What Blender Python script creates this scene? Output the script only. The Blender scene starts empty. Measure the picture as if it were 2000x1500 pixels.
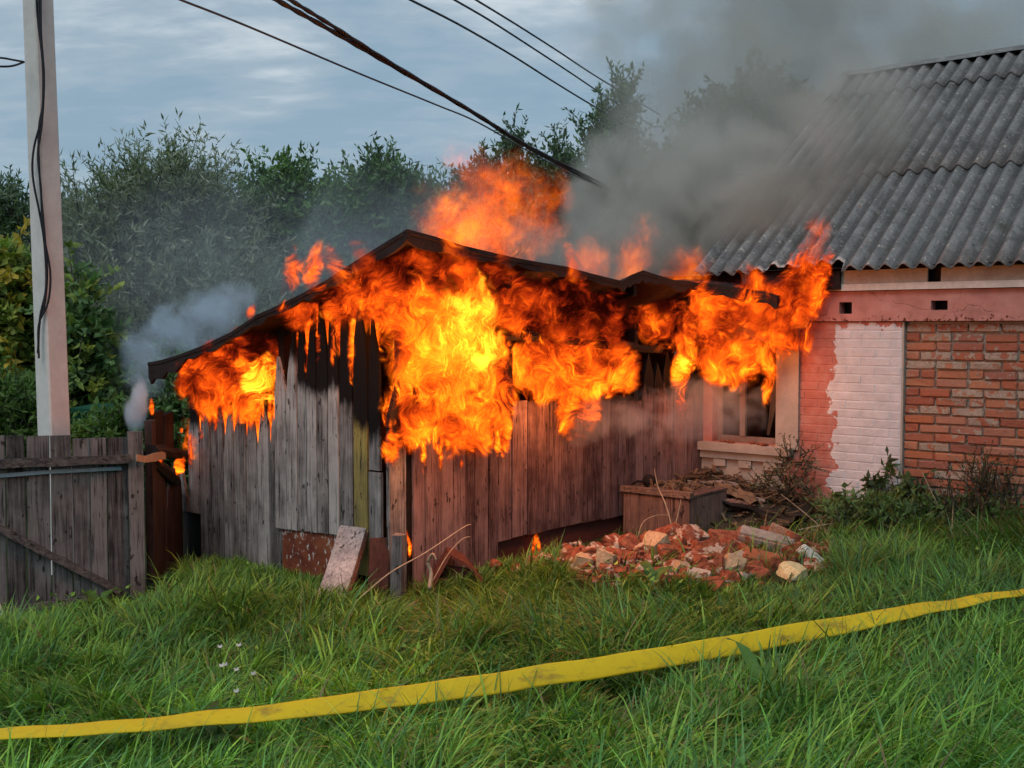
import bpy, math, random
import numpy as np
from mathutils import Vector, Matrix, noise as mnoise

random.seed(7); RNG = np.random.default_rng(11)
SC = bpy.context.scene
COL = SC.collection
PI = math.pi
R = math.radians

# ------------------------------------------------------------------ camera
EYE = 1.75
FPX = 2160.0                       # focal length in pixels of the 2000 px wide photograph
PITCH = math.atan(110 / FPX)
cam_data = bpy.data.cameras.new('camera')
cam_data.sensor_width = 36.0
cam_data.lens = 36.0 * FPX / 2000.0
cam_data.clip_start = 0.05
cam_data.clip_end = 3000
cam = bpy.data.objects.new('camera', cam_data)
COL.objects.link(cam)
cam.location = (0, 0, EYE)
cam.rotation_euler = (PI / 2 - PITCH, 0, 0)
SC.camera = cam

# ------------------------------------------------------------------ light
SUN_EL, SUN_AZ = R(48), R(200)      # azimuth clockwise from +Y: behind the camera, a little left
world = bpy.data.worlds.new('World'); SC.world = world; world.use_nodes = True
sun_data = bpy.data.lights.new('sun', 'SUN')
sun_data.energy = 1.5
sun_data.angle = R(35)
sun_data.color = (1.0, 0.97, 0.93)
sun = bpy.data.objects.new('sun', sun_data); COL.objects.link(sun)
sd = Vector((math.sin(SUN_AZ) * math.cos(SUN_EL), math.cos(SUN_AZ) * math.cos(SUN_EL), math.sin(SUN_EL)))
sun.rotation_euler = sd.to_track_quat('Z', 'Y').to_euler()
sun.location = (0, -5, 12)
SC.view_settings.view_transform = 'Standard'
SC.view_settings.look = 'None'
SC.view_settings.exposure = 0.0
SC.view_settings.gamma = 1.0
SC.view_settings.use_curve_mapping = False
SC.cycles.use_denoising = True
SC.cycles.use_adaptive_sampling = True
SC.cycles.adaptive_threshold = 0.025
SC.cycles.adaptive_min_samples = 12
SC.cycles.max_bounces = 6
SC.cycles.diffuse_bounces = 2
SC.cycles.glossy_bounces = 2
SC.cycles.transmission_bounces = 4
SC.cycles.transparent_max_bounces = 12
SC.cycles.volume_bounces = 2
SC.cycles.volume_max_steps = 256
SC.cycles.sample_clamp_indirect = 4.0
SC.cycles.caustics_reflective = False
SC.cycles.caustics_refractive = False


# ------------------------------------------------------------------ node helpers
def nd(nt, t, ins=None, **props):
    n = nt.nodes.new(t)
    for k, v in props.items():
        setattr(n, k, v)
    for k, v in (ins or {}).items():
        s = n.inputs[k]
        if isinstance(v, bpy.types.NodeSocket):
            nt.links.new(v, s)
        else:
            s.default_value = v
    return n


def mth(nt, op, a, b=None, c=None, clamp=False):
    ins = {0: a}
    if b is not None: ins[1] = b
    if c is not None: ins[2] = c
    return nd(nt, 'ShaderNodeMath', ins, operation=op, use_clamp=clamp).outputs[0]


def vmt(nt, op, a, b=None, scale=None):
    ins = {0: a}
    if b is not None: ins[1] = b
    n = nd(nt, 'ShaderNodeVectorMath', ins, operation=op)
    if scale is not None:
        if isinstance(scale, bpy.types.NodeSocket): nt.links.new(scale, n.inputs['Scale'])
        else: n.inputs['Scale'].default_value = scale
    return n.outputs['Value'] if op in ('LENGTH', 'DOT_PRODUCT', 'DISTANCE') else n.outputs[0]


def noi(nt, vec, scale, detail=3.0, rough=0.55, dist=0.0, out='Fac', **pr):
    n = nd(nt, 'ShaderNodeTexNoise', {'Vector': vec, 'Scale': scale, 'Detail': detail, 'Roughness': rough, 'Distortion': dist}, **pr)
    return n.outputs[out]


def ramp(nt, fac, stops, interp='LINEAR'):
    n = nd(nt, 'ShaderNodeValToRGB', {0: fac})
    cr = n.color_ramp; cr.interpolation = interp
    while len(cr.elements) < len(stops): cr.elements.new(0.5)
    for e, (p, c) in zip(cr.elements, stops):
        e.position = p
        e.color = tuple(c) + (1.0,) if len(c) == 3 else c
    return n.outputs[0]


def mix(nt, f, a, b, blend='MIX'):
    n = nd(nt, 'ShaderNodeMix', data_type='RGBA', blend_type=blend)
    for idx, v in ((0, f), (6, a), (7, b)):
        s = n.inputs[idx]
        if isinstance(v, bpy.types.NodeSocket): nt.links.new(v, s)
        else:
            s.default_value = v if idx == 0 else (tuple(v) + (1.0,) if len(v) == 3 else v)
    return n.outputs[2]


def mrange(nt, v, a, b, c=0.0, d=1.0, smooth=True):
    n = nd(nt, 'ShaderNodeMapRange', {0: v, 1: a, 2: b, 3: c, 4: d}, interpolation_type='SMOOTHSTEP' if smooth else 'LINEAR')
    return n.outputs[0]


def new_mat(name):
    m = bpy.data.materials.new(name); m.use_nodes = True
    nt = m.node_tree; nt.nodes.clear()
    return m, nt, nd(nt, 'ShaderNodeOutputMaterial')


def surf(name, build, rough=0.85, spec=0.25, bump=None, bump_dist=0.01):
    """build(nt, pos, obj, rnd) -> colour socket or (colour, height[, roughness])"""
    m, nt, out = new_mat(name)
    obj = nd(nt, 'ShaderNodeTexCoord').outputs['Object']
    pos = nd(nt, 'ShaderNodeNewGeometry').outputs['Position']
    rnd = nd(nt, 'ShaderNodeObjectInfo').outputs['Random']
    r = build(nt, pos, obj, rnd)
    if not isinstance(r, tuple): r = (r,)
    b = nd(nt, 'ShaderNodeBsdfPrincipled', {'Base Color': r[0], 'Roughness': r[2] if len(r) > 2 else rough, 'Specular IOR Level': spec})
    if len(r) > 1 and r[1] is not None:
        bp = nd(nt, 'ShaderNodeBump', {'Height': r[1], 'Distance': bump_dist, 'Strength': 1.0})
        nt.links.new(bp.outputs[0], b.inputs['Normal'])
    nt.links.new(b.outputs[0], out.inputs[0])
    return m


def attr(nt, name, out='Fac'):
    return nd(nt, 'ShaderNodeAttribute', attribute_name=name).outputs[out]


def shifted(nt, obj, rnd, k=37.0):
    """object coordinates moved by a per-object random amount"""
    o = nd(nt, 'ShaderNodeCombineXYZ', {0: mth(nt, 'MULTIPLY', rnd, k), 1: mth(nt, 'MULTIPLY', rnd, k * 1.7), 2: mth(nt, 'MULTIPLY', rnd, k * 0.6)}).outputs[0]
    return vmt(nt, 'ADD', obj, o)


# ------------------------------------------------------------------ sky
def build_sky():
    nt = world.node_tree; nt.nodes.clear()
    out = nd(nt, 'ShaderNodeOutputWorld')
    sky = nd(nt, 'ShaderNodeTexSky', sky_type='NISHITA')
    sky.sun_disc = False; sky.sun_elevation = SUN_EL; sky.sun_rotation = SUN_AZ
    sky.air_density = 1.0; sky.dust_density = 2.0; sky.ozone_density = 1.5
    d = nd(nt, 'ShaderNodeTexCoord').outputs['Generated']
    sx = nd(nt, 'ShaderNodeSeparateXYZ', {0: d})
    zc = mth(nt, 'ADD', mth(nt, 'MAXIMUM', sx.outputs[2], 0.0), 0.22)
    pl = nd(nt, 'ShaderNodeCombineXYZ', {0: mth(nt, 'DIVIDE', sx.outputs[0], zc), 1: mth(nt, 'DIVIDE', sx.outputs[1], zc), 2: 0.0}).outputs[0]
    n1 = noi(nt, vmt(nt, 'ADD', pl, (5.4, 7.9, 0.4)), 1.7, 6.0, 0.52, 0.35)
    n2 = noi(nt, vmt(nt, 'MULTIPLY', pl, (1.0, 2.4, 1.0)), 5.5, 5.0, 0.6, 0.3)
    c = mth(nt, 'ADD', mth(nt, 'MULTIPLY', n1, 0.75), mth(nt, 'MULTIPLY', n2, 0.25))
    cloud = ramp(nt, c, [(0.30, (2.5, 3.7, 4.9)), (0.47, (3.0, 4.3, 5.4)), (0.56, (3.9, 5.0, 5.9)), (0.66, (6.6, 7.4, 7.9)), (0.8, (8.5, 8.9, 9.0))])
    low = mrange(nt, sx.outputs[2], 0.0, 0.16, 1.0, 0.0)
    cloud = mix(nt, mth(nt, 'MULTIPLY', low, 0.7), cloud, (3.6, 5.4, 6.3))
    col = mix(nt, 0.88, sky.outputs[0], cloud)
    bg = nd(nt, 'ShaderNodeBackground', {'Color': col, 'Strength': 0.098})
    nt.links.new(bg.outputs[0], out.inputs[0])


build_sky()

# ------------------------------------------------------------------ geometry helpers
FW = Vector((0, math.cos(PITCH), -math.sin(PITCH))); UP = Vector((0, math.sin(PITCH), math.cos(PITCH)))
CAM = Vector((0, 0, EYE))


def ray(px, py):
    return Vector(((px - 1000) / FPX, 0, 0)) + FW + UP * ((750 - py) / FPX)


def at(px, py, Y):
    """world point at world depth Y that the photograph shows at (px, py)"""
    d = ray(px, py)
    return CAM + d * (Y / d.y)


def hit(px, py, p0, n):
    d = ray(px, py)
    return CAM + d * ((p0 - CAM).dot(n) / d.dot(n))


def gz(x, y):
    z = -0.044 + 0.036 * max(-6, min(8, x))
    return z + 0.03 * mnoise.noise(Vector((x * 0.7, y * 0.7, 0.3)))


def ground_hit(px, py, up=0.0):
    Y = 7.0
    for _ in range(8):
        p = at(px, py, Y)
        d = ray(px, py)
        zt = gz(p.x, p.y) + up
        Y = d.y * (zt - EYE) / d.z
    return at(px, py, Y)


def V(*a): return Vector(a)


ZV = V(0, 0, 1)
TH = R(39.0)
UH = V(math.cos(TH), -math.sin(TH), 0)      # along the house front, towards the camera's right
VH = V(math.sin(TH), math.cos(TH), 0)       # into the house
JO = V(1.818, 10.61, 0)                     # where shed and house front meet
CO = V(-0.726, 7.47, 0)                     # near corner of the shed


def H(a, b, z): return JO + UH * a + VH * b + ZV * z


def ha(px, py, b=0.0):
    """house-front coordinates (a, z) of a pixel on the plane b"""
    p = hit(px, py, H(0, b, 0), VH)
    return (p - JO).dot(UH), p.z


def mesh_from(name, verts, faces, smooth=False):
    me = bpy.data.meshes.new(name)
    me.from_pydata([tuple(v) for v in verts], [], faces)
    if smooth:
        me.polygons.foreach_set('use_smooth', [True] * len(me.polygons))
    me.update()
    return me


def put(name, verts, faces, mat, parent=None, origin=None, smooth=False, attrs=None):
    """one mesh object; verts in world coordinates, origin put at the middle of its base"""
    if origin is None:
        xs = [v[0] for v in verts]; ys = [v[1] for v in verts]; zs = [v[2] for v in verts]
        origin = V((min(xs) + max(xs)) / 2, (min(ys) + max(ys)) / 2, min(zs))
    me = mesh_from(name, [Vector(v) - origin for v in verts], faces, smooth)
    if attrs:
        for k, vals in attrs.items():
            at_ = me.attributes.new(k, 'FLOAT', 'POINT')
            at_.data.foreach_set('value', np.asarray(vals, dtype=np.float32))
    if mat: me.materials.append(mat)
    o = bpy.data.objects.new(name, me); COL.objects.link(o)
    o.location = origin
    if parent: adopt(o, parent)
    return o


def wloc(o):
    l = o.location.copy()
    while o.parent:
        o = o.parent; l = l + o.location
    return l


def adopt(o, parent):
    l = o.location.copy()
    o.parent = parent
    o.location = l - wloc(parent)


def tag(o, label, cat, group=None, kind=None):
    o['label'] = label
    if cat: o['category'] = cat
    if group: o['group'] = group
    if kind: o['kind'] = kind
    return o


def thing(name, loc, label, cat, group=None, kind=None):
    o = bpy.data.objects.new(name, None); COL.objects.link(o)
    o.location = loc; o.empty_display_size = 0.2
    return tag(o, label, cat, group, kind)


BOXF = [(0, 3, 2, 1), (4, 5, 6, 7), (0, 1, 5, 4), (1, 2, 6, 5), (2, 3, 7, 6), (3, 0, 4, 7)]


def boxv(o, ax, ay, az):
    return [o, o + ax, o + ax + ay, o + ay, o + az, o + ax + az, o + ax + ay + az, o + ay + az]


def bbox_mesh(name, o, ax, ay, az, mat, parent=None, jit=0.0):
    vs = boxv(o, ax, ay, az)
    if jit: vs = [v + V(random.uniform(-jit, jit), random.uniform(-jit, jit), random.uniform(-jit, jit)) for v in vs]
    return put(name, vs, BOXF, mat, parent)


def hbox(name, a0, a1, b0, b1, z0, z1, mat, parent=None, jit=0.0):
    return bbox_mesh(name, H(a0, b0, z0), UH * (a1 - a0), VH * (b1 - b0), ZV * (z1 - z0), mat, parent, jit)


def bevel_box_mesh(name, sx, sy, sz, bev, jit, mat, seed=0):
    """box centred on its middle with chamfered, slightly uneven edges"""
    import bmesh
    rg = random.Random(seed)
    bm = bmesh.new()
    bmesh.ops.create_cube(bm, size=1.0)
    for v in bm.verts: v.co = V(v.co.x * sx, v.co.y * sy, v.co.z * sz)
    bmesh.ops.bevel(bm, geom=list(bm.edges), offset=bev, segments=1, affect='EDGES', profile=0.5)
    for v in bm.verts:
        v.co += V(rg.uniform(-jit, jit), rg.uniform(-jit, jit), rg.uniform(-jit, jit))
    me = bpy.data.meshes.new(name); bm.to_mesh(me); bm.free()
    if mat: me.materials.append(mat)
    return me


def tube_geo(pts, rad, seg=6, closed=False):
    vs, fs = [], []
    n = len(pts)
    rad = rad if hasattr(rad, '__len__') else [rad] * n
    for i, p in enumerate(pts):
        t = (pts[min(i + 1, n - 1)] - pts[max(i - 1, 0)]).normalized()
        x = t.orthogonal().normalized() if abs(t.z) > 0.95 else t.cross(ZV).normalized()
        y = t.cross(x)
        for k in range(seg):
            a = 2 * PI * k / seg
            vs.append(p + (x * math.cos(a) + y * math.sin(a)) * rad[i])
    for i in range(n - 1):
        for k in range(seg):
            k2 = (k + 1) % seg
            fs.append((i * seg + k, i * seg + k2, (i + 1) * seg + k2, (i + 1) * seg + k))
    fs.append(tuple(range(seg - 1, -1, -1))); fs.append(tuple(range((n - 1) * seg, n * seg)))
    return vs, fs


def spline(pts, n):
    """Catmull-Rom through pts"""
    out = []
    m = len(pts)
    for i in range(m - 1):
        p0, p1, p2, p3 = pts[max(i - 1, 0)], pts[i], pts[i + 1], pts[min(i + 2, m - 1)]
        for k in range(n):
            t = k / n
            out.append(0.5 * ((2 * p1) + (p2 - p0) * t + (2 * p0 - 5 * p1 + 4 * p2 - p3) * t * t + (3 * p1 - p0 - 3 * p2 + p3) * t ** 3))
    out.append(pts[-1])
    return out

# ------------------------------------------------------------------ materials
def wood_mat(name, light, dark, axis=2, moss=None, char=True, peel=None):
    def b(nt, pos, obj, rnd):
        p = shifted(nt, obj, rnd)
        st = [1.0, 1.0, 1.0]; st[axis] = 0.045
        g = noi(nt, vmt(nt, 'MULTIPLY', p, tuple(st)), 62.0, 4.0, 0.7, 0.5)
        st2 = [1.0, 1.0, 1.0]; st2[axis] = 0.13
        l = noi(nt, vmt(nt, 'MULTIPLY', p, tuple(st2)), 9.0, 5.0, 0.65)
        kn = noi(nt, vmt(nt, 'MULTIPLY', p, tuple([1.0 if i != axis else 0.45 for i in range(3)])), 24.0, 2.0, 0.5)
        bl = noi(nt, p, 5.0, 4.0, 0.6)
        f = mth(nt, 'ADD', mth(nt, 'MULTIPLY', g, 0.75), mth(nt, 'MULTIPLY', l, 0.55))
        f = mth(nt, 'ADD', f, mth(nt, 'MULTIPLY', mth(nt, 'SUBTRACT', rnd, 0.5), 0.30))
        f = mth(nt, 'ADD', f, mth(nt, 'MULTIPLY', mth(nt, 'SUBTRACT', bl, 0.62), 0.55))
        col = ramp(nt, f, [(0.36, dark), (0.55, tuple(0.6 * x + 0.4 * y for x, y in zip(dark, light))), (0.78, light)])
        crack = mrange(nt, g, 0.33, 0.42, 0.85, 0.0)
        col = mix(nt, crack, col, (0.010, 0.008, 0.008))
        col = mix(nt, mrange(nt, kn, 0.655, 0.70, 0.0, 0.85), col, (0.018, 0.013, 0.011))
        if moss:
            col = mix(nt, mrange(nt, l, 0.45, 0.62), col, moss)
        if peel:
            pf = noi(nt, vmt(nt, 'MULTIPLY', p, (1, 1, 0.5)), 14.0, 5.0, 0.7)
            col = mix(nt, mrange(nt, pf, 0.52, 0.56), col, peel)
        if char:
            c = attr(nt, 'char')
            cn = noi(nt, vmt(nt, 'MULTIPLY', p, (1, 1, 0.35)), 11.0, 4.0, 0.6)
            cf = mrange(nt, mth(nt, 'ADD', c, mth(nt, 'MULTIPLY', mth(nt, 'SUBTRACT', cn, 0.5), 0.9)), 0.32, 0.72)
            col = mix(nt, cf, col, (0.006, 0.005, 0.005))
        h = mth(nt, 'ADD', mth(nt, 'MULTIPLY', g, 0.8), mth(nt, 'MULTIPLY', l, 0.4))
        return col, h
    return surf(name, b, rough=0.9, spec=0.15, bump_dist=0.006)


M = {}
M['plank'] = wood_mat('weathered_grey_wood', (0.36, 0.34, 0.325), (0.075, 0.066, 0.065))
M['plank_warm'] = wood_mat('weathered_brown_glow_tint', (0.235, 0.150, 0.140), (0.045, 0.024, 0.025))  # weathered brown, with the red of the fire glow mixed into the colour
M['plank_yellow'] = wood_mat('wood_with_yellow_paint', (0.34, 0.27, 0.075), (0.11, 0.095, 0.05))
M['gate_wood'] = wood_mat('dark_weathered_wood', (0.155, 0.145, 0.144), (0.018, 0.016, 0.017), char=False)
M['gate_rail'] = wood_mat('dark_weathered_rail', (0.145, 0.13, 0.122), (0.022, 0.019, 0.019), axis=0, char=False)
M['grey_board'] = wood_mat('bleached_board', (0.44, 0.43, 0.42), (0.15, 0.145, 0.15), char=False)
M['brown_board'] = wood_mat('brown_painted_board', (0.105, 0.040, 0.028), (0.050, 0.018, 0.014), char=False)
M['box_wood'] = wood_mat('brown_box_wood', (0.20, 0.125, 0.10), (0.07, 0.042, 0.037), char=False)
M['box_rim'] = wood_mat('brown_box_rim', (0.19, 0.125, 0.095), (0.07, 0.045, 0.037), axis=0, char=False)
M['burnt_fence'] = wood_mat('scorched_fence_wood', (0.050, 0.034, 0.031), (0.012, 0.008, 0.008))


def flatmat(name, c1, c2, scale=12.0, rough=0.85, spec=0.25, detail=4.0, bump=0.5, dist=0.004):
    def b(nt, pos, obj, rnd):
        p = shifted(nt, obj, rnd)
        n = noi(nt, p, scale, detail, 0.62)
        n2 = noi(nt, p, scale * 7, 3.0, 0.6)
        f = mth(nt, 'ADD', mth(nt, 'MULTIPLY', n, 0.7), mth(nt, 'MULTIPLY', n2, 0.3))
        return ramp(nt, f, [(0.33, c1), (0.66, c2)]), mth(nt, 'MULTIPLY', f, bump)
    return surf(name, b, rough=rough, spec=spec, bump_dist=dist)


M['char'] = flatmat('charred_wood', (0.004, 0.0035, 0.0035), (0.016, 0.012, 0.011), 30, dist=0.012)
M['soot'] = flatmat('sooty_boards', (0.004, 0.003, 0.003), (0.022, 0.012, 0.010), 8)
M['roof_dark'] = flatmat('burnt_roofing', (0.008, 0.006, 0.006), (0.035, 0.018, 0.016), 6, dist=0.008)
M['dirt'] = flatmat('dark_soil', (0.018, 0.014, 0.010), (0.05, 0.038, 0.026), 9, dist=0.02)
M['mortar'] = flatmat('grey_mortar', (0.15, 0.135, 0.115), (0.31, 0.28, 0.24), 22, dist=0.01)
M['plaster_grey'] = flatmat('grey_render', (0.27, 0.24, 0.21), (0.36, 0.325, 0.285), 5)
M['plaster_pink'] = flatmat('dusty_pink_render', (0.30, 0.155, 0.13), (0.40, 0.215, 0.185), 5)
M['board_white'] = flatmat('old_white_board', (0.36, 0.34, 0.31), (0.60, 0.57, 0.53), 6)
M['board_cream'] = flatmat('old_cream_board', (0.26, 0.225, 0.19), (0.42, 0.37, 0.31), 6)
M['frame_paint'] = flatmat('old_window_paint', (0.13, 0.095, 0.078), (0.24, 0.18, 0.15), 9)
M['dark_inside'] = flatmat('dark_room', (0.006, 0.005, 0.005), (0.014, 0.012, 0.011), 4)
M['curtain'] = flatmat('pale_curtain', (0.35, 0.32, 0.29), (0.55, 0.52, 0.48), 5)
M['maroon'] = flatmat('maroon_plinth_board', (0.055, 0.013, 0.010), (0.085, 0.024, 0.018), 6)
M['void'] = flatmat('unlit_void_black', (0.006, 0.005, 0.005), (0.014, 0.010, 0.009), 6)  # black colour stands in for the darkness of unlit hollows
M['metal_dull'] = flatmat('dull_metal_strap', (0.20, 0.15, 0.11), (0.34, 0.27, 0.21), 20, rough=0.6)
M['blue_paint'] = flatmat('faded_blue_paint', (0.10, 0.17, 0.21), (0.17, 0.26, 0.31), 20, rough=0.6)
M['cable'] = flatmat('black_cable', (0.008, 0.009, 0.012), (0.018, 0.020, 0.026), 20, rough=0.5)
M['wire_thin'] = flatmat('dark_wire', (0.03, 0.035, 0.045), (0.05, 0.055, 0.065), 20, rough=0.5)
M['concrete'] = flatmat('pale_concrete', (0.47, 0.46, 0.435), (0.62, 0.605, 0.575), 3.0, dist=0.006)
M['green_metal'] = flatmat('dark_green_paint', (0.006, 0.055, 0.030), (0.012, 0.085, 0.048), 6, rough=0.5)
M['cream_stone'] = flatmat('cream_stone', (0.22, 0.15, 0.085), (0.48, 0.37, 0.23), 10, dist=0.01)
M['yellow_stone'] = flatmat('pale_yellow_stone', (0.34, 0.30, 0.15), (0.62, 0.57, 0.33), 10, dist=0.01)
M['white_block'] = flatmat('white_plastered_lump', (0.50, 0.50, 0.44), (0.68, 0.68, 0.60), 16, dist=0.01)
M['rag'] = flatmat('brown_rag', (0.075, 0.048, 0.028), (0.17, 0.115, 0.070), 14)
M['bark'] = flatmat('bark', (0.035, 0.03, 0.024), (0.085, 0.075, 0.06), 14, dist=0.02)
M['twig'] = flatmat('twig', (0.03, 0.03, 0.022), (0.06, 0.055, 0.04), 14)
M['dry_stalk'] = flatmat('dry_straw', (0.19, 0.145, 0.10), (0.36, 0.29, 0.20), 14)
M['white_paint'] = flatmat('white_board_paint', (0.45, 0.47, 0.46), (0.6, 0.62, 0.6), 9)


def brick_mat():
    def b(nt, pos, obj, rnd):
        p = shifted(nt, obj, rnd)
        hue = ramp(nt, rnd, [(0.0, (0.38, 0.130, 0.072)), (0.25, (0.30, 0.105, 0.068)), (0.45, (0.42, 0.185, 0.105)),
                             (0.65, (0.36, 0.175, 0.125)), (0.82, (0.27, 0.105, 0.078)), (1.0, (0.43, 0.155, 0.070))])
        n = noi(nt, p, 34.0, 5.0, 0.65)
        col = mix(nt, mth(nt, 'MULTIPLY', n, 0.55), hue, (0.10, 0.035, 0.024))
        rn = mth(nt, 'FRACT', mth(nt, 'MULTIPLY', rnd, 13.7))
        sm = noi(nt, p, 15.0, 4.0, 0.6, 0.4)
        thr = mth(nt, 'SUBTRACT', 0.67, mth(nt, 'MULTIPLY', mth(nt, 'POWER', rn, 2.0), 0.30))
        smear = mrange(nt, mth(nt, 'SUBTRACT', sm, thr), 0.0, 0.05)
        mc = ramp(nt, noi(nt, p, 55.0, 3.0, 0.6), [(0.3, (0.20, 0.165, 0.13)), (0.7, (0.36, 0.31, 0.255))])
        col = mix(nt, mth(nt, 'MULTIPLY', smear, 0.88), col, mc)
        return col, mth(nt, 'ADD', n, mth(nt, 'MULTIPLY', smear, 0.3))
    return surf('raw_brick', b, rough=0.92, spec=0.12, bump_dist=0.008)


M['brick'] = brick_mat()


def rubble_mat():
    def b(nt, pos, obj, rnd):
        p = shifted(nt, pos, rnd)
        n = noi(nt, p, 22.0, 5.0, 0.65)
        col = ramp(nt, n, [(0.3, (0.085, 0.028, 0.018)), (0.52, (0.205, 0.066, 0.036)), (0.75, (0.32, 0.135, 0.080))])
        rn = mth(nt, 'FRACT', mth(nt, 'MULTIPLY', rnd, 7.3))
        s = noi(nt, p, 11.0, 4.0, 0.6)
        sm = mrange(nt, mth(nt, 'SUBTRACT', s, mth(nt, 'SUBTRACT', 0.67, mth(nt, 'MULTIPLY', mth(nt, 'POWER', rn, 2.0), 0.26))), 0.0, 0.06)
        col = mix(nt, mth(nt, 'MULTIPLY', sm, 0.85), col, (0.40, 0.34, 0.27))
        return col, n
    return surf('broken_brick', b, rough=0.93, spec=0.12, bump_dist=0.012)


M['rubble'] = rubble_mat()

A_W0 = ha(1632, 760)[0]; A_W1 = ha(1760, 760)[0]     # white paint runs between these on the house front


def painted_mat():
    """limewash on brick: dusty pink, with a patch of white paint that has a ragged left edge"""
    def b(nt, pos, obj, rnd):
        rel = vmt(nt, 'SUBTRACT', pos, tuple(JO))
        a = vmt(nt, 'DOT_PRODUCT', rel, tuple(UH))
        z = nd(nt, 'ShaderNodeSeparateXYZ', {0: pos}).outputs[2]
        e = noi(nt, pos, 7.0, 5.0, 0.62)
        e2 = noi(nt, vmt(nt, 'MULTIPLY', pos, (1, 1, 0.4)), 2.2, 2.0, 0.5)
        edge = mth(nt, 'ADD', mth(nt, 'MULTIPLY', mth(nt, 'SUBTRACT', e, 0.5), 0.42), mth(nt, 'MULTIPLY', mth(nt, 'SUBTRACT', e2, 0.5), 0.30))
        left = mrange(nt, mth(nt, 'SUBTRACT', mth(nt, 'ADD', a, edge), A_W0 - 0.005), 0.0, 0.008, smooth=False)
        top = mrange(nt, mth(nt, 'ADD', z, mth(nt, 'MULTIPLY', mth(nt, 'SUBTRACT', e, 0.5), 0.45)), 1.780, 1.786, 1.0, 0.0, smooth=False)
        white = mth(nt, 'MULTIPLY', left, top)
        n = noi(nt, pos, 9.0, 5.0, 0.6)
        pink = ramp(nt, n, [(0.3, (0.29, 0.105, 0.080)), (0.52, (0.37, 0.145, 0.115)), (0.72, (0.40, 0.20, 0.165))])
        wcol = ramp(nt, n, [(0.3, (0.42, 0.43, 0.455)), (0.7, (0.54, 0.545, 0.565))])
        col = mix(nt, white, pink, wcol)
        sp = noi(nt, pos, 38.0, 3.0, 0.55)
        chip = mrange(nt, sp, 0.735, 0.75)
        col = mix(nt, chip, col, (0.10, 0.045, 0.035))
        h = mth(nt, 'ADD', noi(nt, pos, 60.0, 4.0, 0.6), mth(nt, 'MULTIPLY', white, 0.5))
        return col, h
    return surf('limewashed_brick', b, rough=0.9, spec=0.15, bump_dist=0.005)


M['painted'] = painted_mat()


def pinkband_mat():
    def b(nt, pos, obj, rnd):
        n = noi(nt, pos, 6.0, 5.0, 0.6)
        col = ramp(nt, n, [(0.3, (0.28, 0.135, 0.115)), (0.52, (0.385, 0.185, 0.16)), (0.75, (0.44, 0.245, 0.215))])
        ck = nd(nt, 'ShaderNodeTexVoronoi', {'Vector': vmt(nt, 'ADD', pos, vmt(nt, 'SCALE', noi(nt, pos, 5.0, 3.0, out='Color'), scale=0.22)), 'Scale': 2.6}, feature='DISTANCE_TO_EDGE').outputs[0]
        col = mix(nt, mrange(nt, mth(nt, 'ADD', ck, mth(nt, 'MULTIPLY', mrange(nt, n, 0.45, 0.6), 0.02)), 0.003, 0.009, 0.6, 0.0), col, (0.09, 0.04, 0.033))
        sp = noi(nt, pos, 30.0, 4.0, 0.6)
        z = nd(nt, 'ShaderNodeSeparateXYZ', {0: pos}).outputs[2]
        near = mrange(nt, z, 1.80, 1.90, 0.20, 0.0)
        col = mix(nt, mrange(nt, mth(nt, 'ADD', sp, near), 0.72, 0.76), col, (0.11, 0.035, 0.025))
        return col, mth(nt, 'ADD', n, mth(nt, 'MULTIPLY', mrange(nt, ck, 0.0, 0.012), 0.4))
    return surf('cracked_pink_render', b, rough=0.9, spec=0.15, bump_dist=0.006)


M['pinkband'] = pinkband_mat()


def asbestos_mat():
    def b(nt, pos, obj, rnd):
        p = shifted(nt, obj, rnd, 11.0)
        n = noi(nt, p, 4.5, 6.0, 0.65)
        col = ramp(nt, n, [(0.3, (0.095, 0.096, 0.097)), (0.52, (0.175, 0.174, 0.172)), (0.74, (0.255, 0.252, 0.246))])
        sp = noi(nt, p, 42.0, 4.0, 0.7)
        col = mix(nt, mrange(nt, sp, 0.56, 0.66, 0.0, 0.75), col, (0.035, 0.035, 0.036))
        li = noi(nt, vmt(nt, 'ADD', p, (4, 2, 9)), 24.0, 4.0, 0.7)
        col = mix(nt, mrange(nt, li, 0.60, 0.66, 0.0, 0.9), col, (0.42, 0.40, 0.35))
        rs = noi(nt, vmt(nt, 'ADD', p, (1, 7, 3)), 13.0, 3.0, 0.6)
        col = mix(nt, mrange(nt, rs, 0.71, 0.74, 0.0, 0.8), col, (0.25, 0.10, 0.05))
        col = mix(nt, mth(nt, 'MULTIPLY', mrange(nt, mth(nt, 'ADD', attr(nt, 'valley_shade'), mth(nt, 'MULTIPLY', mth(nt, 'SUBTRACT', n, 0.5), 0.8)), 0.45, 0.95), 0.62), col, (0.042, 0.042, 0.042))  # wave valleys painted darker for shading contrast, broken up by noise like dirt
        col = mix(nt, mth(nt, 'MULTIPLY', attr(nt, 'fresh'), 0.95), col, (0.58, 0.55, 0.51))
        mo = noi(nt, pos, 2.2, 5.0, 0.65)
        col = mix(nt, mrange(nt, mo, 0.54, 0.70, 0.0, 0.55), col, (0.050, 0.050, 0.036))
        stp = noi(nt, vmt(nt, 'MULTIPLY', pos, (1.6, 1.6, 0.35)), 5.0, 4.0, 0.6)
        col = mix(nt, mrange(nt, stp, 0.55, 0.72, 0.0, 0.5), col, (0.23, 0.23, 0.225))
        return col, mth(nt, 'ADD', sp, li)
    return surf('weathered_asbestos_cement', b, rough=0.95, spec=0.1, bump_dist=0.008)


M['asbestos'] = asbestos_mat()


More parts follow.
